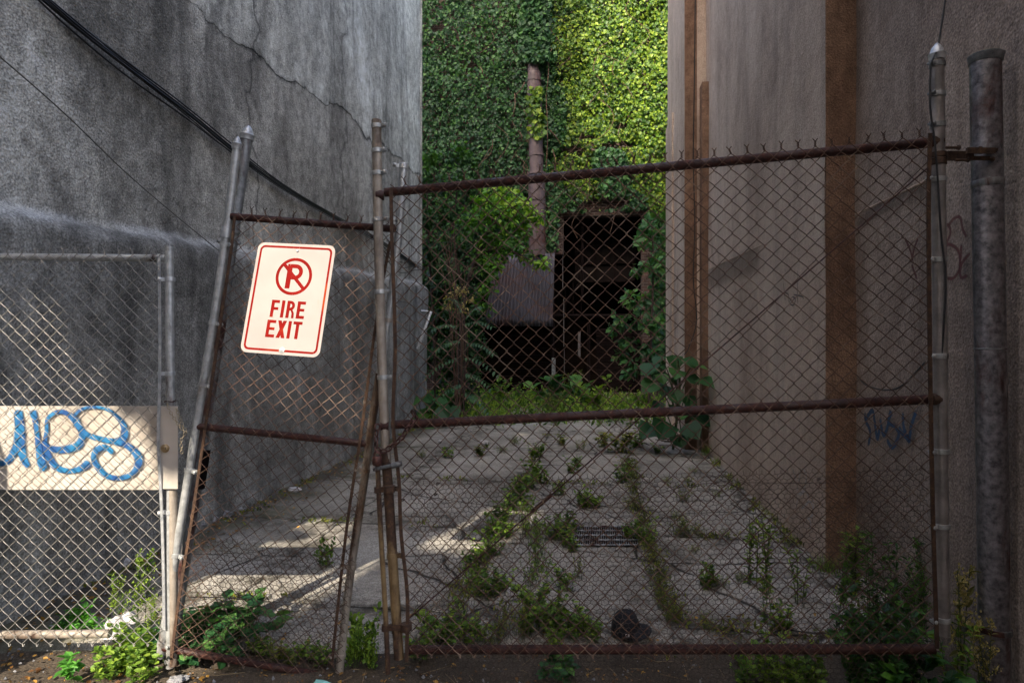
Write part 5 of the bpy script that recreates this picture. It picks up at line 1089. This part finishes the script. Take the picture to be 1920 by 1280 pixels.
# the grass belt at the far end and the scraps of moss and grass in the cracks are uncountable
mb = MB(); n = 5200
xs_ = rng.uniform(780, 1262, n); ds = rng.uniform(11.6, 17.3, n); X = (xs_-960)/F*ds; hh = np.array([.10+.22*max(0, .5+noise.noise(Vector((x*1.3, d*1.3, 0)))) for x, d in zip(X, ds)])
keep = rng.random(n) < np.clip((ds-11.4)/1.6, 0, 1)
pt = np.array([noise.noise(Vector((x*1.1, d*1.1, 5)))+.5*noise.noise(Vector((x*3.5, d*3, 6))) for x, d in zip(X, ds)]); keep &= pt > -.42
for kk in range(3):
    pos = np.stack([X+.03*rng.normal(size=n), ds, hh*(1+pt)*rng.random(n)], 1)[keep]; m_ = len(pos)
    leaves(mb, pos, rng.normal(size=(m_, 3))*.6+np.array((0, -.2, .7)), rng.normal(size=(m_, 3))*.5+np.array((0, -.6, .6)), .05+.09*rng.random(m_)**2, np.clip(.38+.45*pt[keep]+.3*rng.normal(size=m_), 0, 1), LEAFV, .6)
tag(mb.build('grass', M['leaf_weed'], None), 'unmown grass and weeds filling the far end before the dark bays', 'grass', kind='stuff')
mb = MB()
jl = []
for _ in range(900):
    k = rng.integers(0, 7)
    if k < 4: r_ = [-.87, .42, -.87, .42][k]+rng.normal()*.035; a_ = rng.uniform(3.2, 11)
    else: r_ = rng.uniform(-2.8, 1.9); a_ = [3.62, 5.3, 7.1][k-4]+rng.normal()*.03
    p = AR*r_+AD*a_
    if noise.noise(Vector((p[0]*1.5, p[1]*1.5, 4))) > -.05: jl.append(p)
for _ in range(700):
    D = rng.uniform(3.3, 12); 
    p = WR.pt(D, 0, abs(rng.normal())*.06) if rng.random() < .5 else WL.pt(D, 0, .1+abs(rng.normal())*.10)
    if noise.noise(Vector((p[0]*1.5, p[1]*2, 9))) > .0: jl.append(p)
jl = np.array(jl); jl = np.repeat(jl, 4, axis=0); jl = jl+rng.normal(size=jl.shape)*np.array((.03, .03, 0)); jl[:, 2] = .012; m_ = len(jl)
leaves(mb, jl, rng.normal(size=(m_, 3))*.8+np.array((0, 0, .7)), rng.normal(size=(m_, 3))*.6+np.array((0, 0, 1)), .022+.03*rng.random(m_), rng.random(m_), LEAFV, .6)
tag(mb.build('crack_moss', M['leaf_yellow'], None), 'scraps of moss and fine grass in the slab cracks', 'moss', kind='stuff')
mb = MB(); n = 1500; px_ = rng.uniform(-50, 1900, n); pos = np.array([G(x, y) for x, y in zip(px_, rng.uniform(1150, 1330, n))]); pos[:, 2] = [(-.026 if p[1] < 3.36 else gz(p[0], p[1])+.006) for p in pos]
leaves(mb, pos, rng.normal(size=(n, 3))*np.array((1, 1, .15)), rng.normal(size=(n, 3))*.4+np.array((0, 0, 1)), .012+.025*rng.random(n)**3, rng.random(n), LEAFV, .9)
n = 500; pos = np.array([WL.pt(rng.uniform(3, 9), .03, .15+abs(rng.normal())*.25) for _ in range(n)]); pos[:, 2] = [gz(p[0], p[1])+.01 for p in pos]
leaves(mb, pos, rng.normal(size=(n, 3))*np.array((1, 1, .15)), rng.normal(size=(n, 3))*.4+np.array((0, 0, 1)), .02+.02*rng.random(n), rng.random(n), LEAFV, .9)
tag(mb.build('leaf_litter', M['leaf_dead'], None), 'dead leaf scraps scattered over the ground by the gates', 'litter', kind='stuff')

# ---------------------------------------------------------------- things on the ground
def lump(name, x, y, s, mat, label, cat, group=None, seed=0, squash=.6, D=None):
    b = G(x, y); b[2] = gz(b[0], b[1]) if b[1] > 3.36 else -.03; s_ = s*b[1]/F/2; mb = MB(); nu, nv = 16, 10; v = []
    for j in range(nv+1):
        for i in range(nu):
            t, p = math.pi*j/nv, 2*math.pi*i/nu; d = np.array((math.sin(t)*math.cos(p), math.sin(t)*math.sin(p), math.cos(t)))
            r_ = 1+.45*noise.noise(Vector(d*1.6)+Vector((seed*3.1, 0, 0)))+.35*abs(noise.noise(Vector(d*3.5)+Vector((0, seed*2.3, 0))))
            q = d*r_*s_*np.array((1, .8, squash)); v.append(b+q+np.array((0, 0, s_*squash*.75)))
    f = [(j*nu+i, (j+1)*nu+i, (j+1)*nu+(i+1) % nu, j*nu+(i+1) % nu) for j in range(nv) for i in range(nu)]
    return tag(mb.add(v, f).build(name, mat, None, True, 25), label, cat, group)
lump('crumpled_paper', 228, 1196, 66, M['plastic_white'], 'crumpled white paper cup lying at the bottom rail of the left fence', 'litter', None, 1, .8)
lump('crumpled_paper', 960, 1116, 20, M['plastic_white'], 'crumpled white paper among the near joint weeds', 'litter', None, 2, .9)
lump('crumpled_paper', 908, 833, 18, M['plastic_white'], 'white scrap among the far weeds', 'litter', None, 3, .5)
lump('plastic_scrap', 552, 923, 22, M['plastic_white'], 'white plastic scrap by the left wall behind the leaf', 'litter', None, 4, .4)
lump('crumpled_paper', 826, 829, 9, M['plastic_white'], 'tiny white scrap beside the sunlit far patch', 'litter', None, 5, .6)
lump('plastic_cup', 600, 1281, 34, M['cyan'], 'turquoise scrap at the bottom edge beside the leaf', 'litter', None, 6, .5)
lump('plastic_scrap', 232, 1066, 22, M['plastic_white'], 'pale plastic scrap against the foot of the left wall', 'litter', None, 7, .6)
lump('plastic_scrap', 98, 1118, 34, M['stone'], 'greyish crumpled sheet at the foot of the left wall behind the fence', 'litter', None, 8, .5)
for i, (x, y, s) in enumerate([(372, 995, 26), (392, 985, 30), (420, 975, 28), (445, 962, 24), (260, 1050, 30), (290, 1035, 26), (200, 1070, 26), (170, 1080, 30), (480, 945, 18), (130, 1100, 24), (60, 1112, 28), (340, 1010, 18)]):
    lump('stone', x, y, s, M['stone'], 'broken pale stone along the foot of the left wall', 'stone', 'broken stones along the left wall', 20+i, .5)
for i, (x, y, s) in enumerate([(330, 1268, 26), (345, 1262, 18), (370, 1280, 22)]):
    lump('rubble', x, y, s, M['stone'], 'small lump of rubble in front of the leaning posts', 'rubble', 'rubble before the leaning posts', 50+i, .5)
mb = MB()
for i in range(70):
    x = rng.uniform(1205, 1325); p = G(x, rng.uniform(800, 840)); p[2] = rng.uniform(.0, .12); a = rng.uniform(0, 3.1); mb.tube([p, p+np.array((math.cos(a), math.sin(a)*.3, rng.uniform(-.05, .1)))*rng.uniform(.15, .5)], .008, 5)
tag(mb.build('brushwood', M['bark'], None), 'heap of dead brushwood below the big leaved plant', 'brushwood', kind='stuff')
# iron grate
gc = [G(1075, 1021, .02), G(1196, 1021, .02), G(1192, 986, .02), G(1080, 986, .02)]
gr = empty('drain_grate', (gc[0]+gc[2])/2*np.array((1, 1, 0)), 'rectangular dark iron drain grate set in the slabs', 'grate'); mb = MB()
def lerp4(s, t): return (gc[0]*(1-s)+gc[1]*s)*(1-t)+(gc[3]*(1-s)+gc[2]*s)*t
for k in range(5): mb.tube([lerp4(0, k/4), lerp4(1, k/4)], .007, 4)
for k in range(29): mb.tube([lerp4(k/28, 0), lerp4(k/28, 1)], .0045, 4)
mb.build('bars', M['galv_dark'], gr); mb = MB(); mb.add([lerp4(0, 0)-UP*.008, lerp4(1, 0)-UP*.008, lerp4(1, 1)-UP*.008, lerp4(0, 1)-UP*.008], [(0, 1, 2, 3)]); mb.build('pit_shade', M['inner'], gr)  # flat dark sheet painted as the shade below the bars
# baseball cap lying crown up, brim to the right
cb = P(1176, 1197, 3.42); cb[2] = max(gz(cb[0]+a_, cb[1]+b_) for a_ in (-.08, 0, .08) for b_ in (-.06, .04, .12))+.002; cap = empty('baseball_cap', cb, 'black baseball cap lying just behind the bottom rail', 'cap')
mb = MB(); nu, nv = 40, 14; v = []; ax_, ay_, hz_ = .083, .092, .125
for j in range(nv+1):
    t = math.pi/2*j/nv
    for i in range(nu):
        p = 2*math.pi*i/nu; r_ = math.cos(t)**.78*(1-.012*abs(math.cos(3*p))*math.cos(t)); 
        v.append(cb+np.array((ax_*r_*math.cos(p), .04+ay_*r_*math.sin(p), hz_*math.sin(t)**.95+.006*noise.noise(Vector((math.cos(p)*2, math.sin(p)*2, t*2))))))
mb.add(v, [(j*nu+i, j*nu+(i+1) % nu, (j+1)*nu+(i+1) % nu, (j+1)*nu+i) for j in range(nv) for i in range(nu)]); mb.build('crown', M['cap_cloth'], cap, True, 180)
mb = MB(); lathe(mb, cb+np.array((0, .04, hz_-.001)), UP, [(.007, 0), (.006, .004), (.002, .006)], 12); mb.build('button', M['cap_cloth'], cap, True)
mb = MB(); v = []; nb = 18; mr = 6
for j in range(mr+1):
    for i in range(nb+1):
        a = R(-62+124*i/nb-18); k = j/mr; rr = 1+k*.72*math.cos(R(-62+124*i/nb))**.7*1.0
        v.append(cb+np.array((ax_*math.cos(a)*rr, .04+ay_*math.sin(a)*rr, .022+.028*(1-(i/nb*2-1)**2)*(1-.3*k)-.012*k)))
mb.add(v, [(j*(nb+1)+i, (j+1)*(nb+1)+i, (j+1)*(nb+1)+i+1, j*(nb+1)+i+1) for j in range(mr) for i in range(nb)])
br_ = mb.build('brim', M['cap_cloth'], cap, True, 180); md = br_.modifiers.new('t', 'SOLIDIFY'); md.thickness = .004
mb = MB(); q = cb+np.array((-.008, .04-.0925, .026)); mb.box(q, np.array((.0115, 0, 0)), (0, .0012, 0), UP*.008); mb.build('label', M['patch_white'], cap)
mb = MB(); mb.box(q+np.array((-.003, -.0018, 0)), np.array((.004, 0, 0)), (0, .0008, 0), UP*.0045); mb.build('label_mark', M['cap_cloth'], cap)

# grit: pebbles and glass crumbs too many to count
mb = MB(); n = 1500; c = []
for _ in range(n):
    if rng.random() < .55: p = G(rng.uniform(-50, 1900), rng.uniform(1090, 1320))
    elif rng.random() < .5: p = WL.pt(rng.uniform(3, 10), .02, .12+abs(rng.normal())*.25)
    else: p = AR*rng.uniform(-2.6, 1.7)+AD*rng.uniform(3.2, 9)
    p = np.array(p, float); p[2] = gz(p[0], p[1]) if p[1] > 3.36 else -.03; c.append(p)
oc = np.array([(1, 0, 0), (0, 1, 0), (-1, 0, 0), (0, -1, 0), (0, 0, 1), (0, 0, -1)], float); of = [(0, 1, 4), (1, 2, 4), (2, 3, 4), (3, 0, 4), (1, 0, 5), (2, 1, 5), (3, 2, 5), (0, 3, 5)]
for p in c: mb.add(p+oc*(.003+.010*rng.random()**3)*(.6+.8*rng.random((6, 1))), of)
tag(mb.build('gravel', M['stone'], None), 'loose pebbles and grit scattered over the slabs', 'gravel', kind='stuff')

# taller plants standing out of the far grass, each its own
for i in range(16):
    x = rng.uniform(800, 1240); D = rng.uniform(12.2, 15.5); b = np.array(((x-960)/F*D, D, 0)); k = ['leafy', 'tall', 'fine', 'broad'][i % 4]
    weed(k, ['leaf_weed', 'leaf_bush', 'leaf_yellow', 'leaf_broad'][i % 4], 0, 0, rng.uniform(35, 75), gname='taller plants in the far grass', label='taller plant standing out of the far grass before the dark bays', base3=b, wide=.9)
# bare runners hanging over the ivy
mb = MB()
for i in range(34):
    t0 = rng.uniform(-3.2, 4.2); z0 = rng.uniform(5.5, 11); pts = [BT(t0+.25*math.sin(k*1.3+i)+.05*k*rng.normal(), z0-k*.35, .42+.06*rng.random()) for k in range(rng.integers(3, 7))]
    mb = MB(); mb.tube(crom(pts, 5), .007, 4); mb.build('vine_stem', M['stem_dry'], far)
# straw and dead stalks lying among the near weeds
mb = MB()
for i in range(260):
    p = G(rng.uniform(120, 1800), rng.uniform(1120, 1300)) if i % 3 else AR*(-.87+rng.normal()*.12)+AD*rng.uniform(3.3, 6.5); p = np.array(p, float); p[2] = (gz(p[0], p[1]) if p[1] > 3.36 else -.03)+.006
    a = rng.uniform(0, 6.28); l = rng.uniform(.04, .16); q = p+np.array((math.cos(a)*l, math.sin(a)*l, rng.uniform(0, .03))); mb.tube([p, q], .0014, 3, False)
tag(mb.build('dead_stalks', M['stem_straw'], None), 'dry straw and dead stalks lying between the weeds', 'straw', kind='stuff')
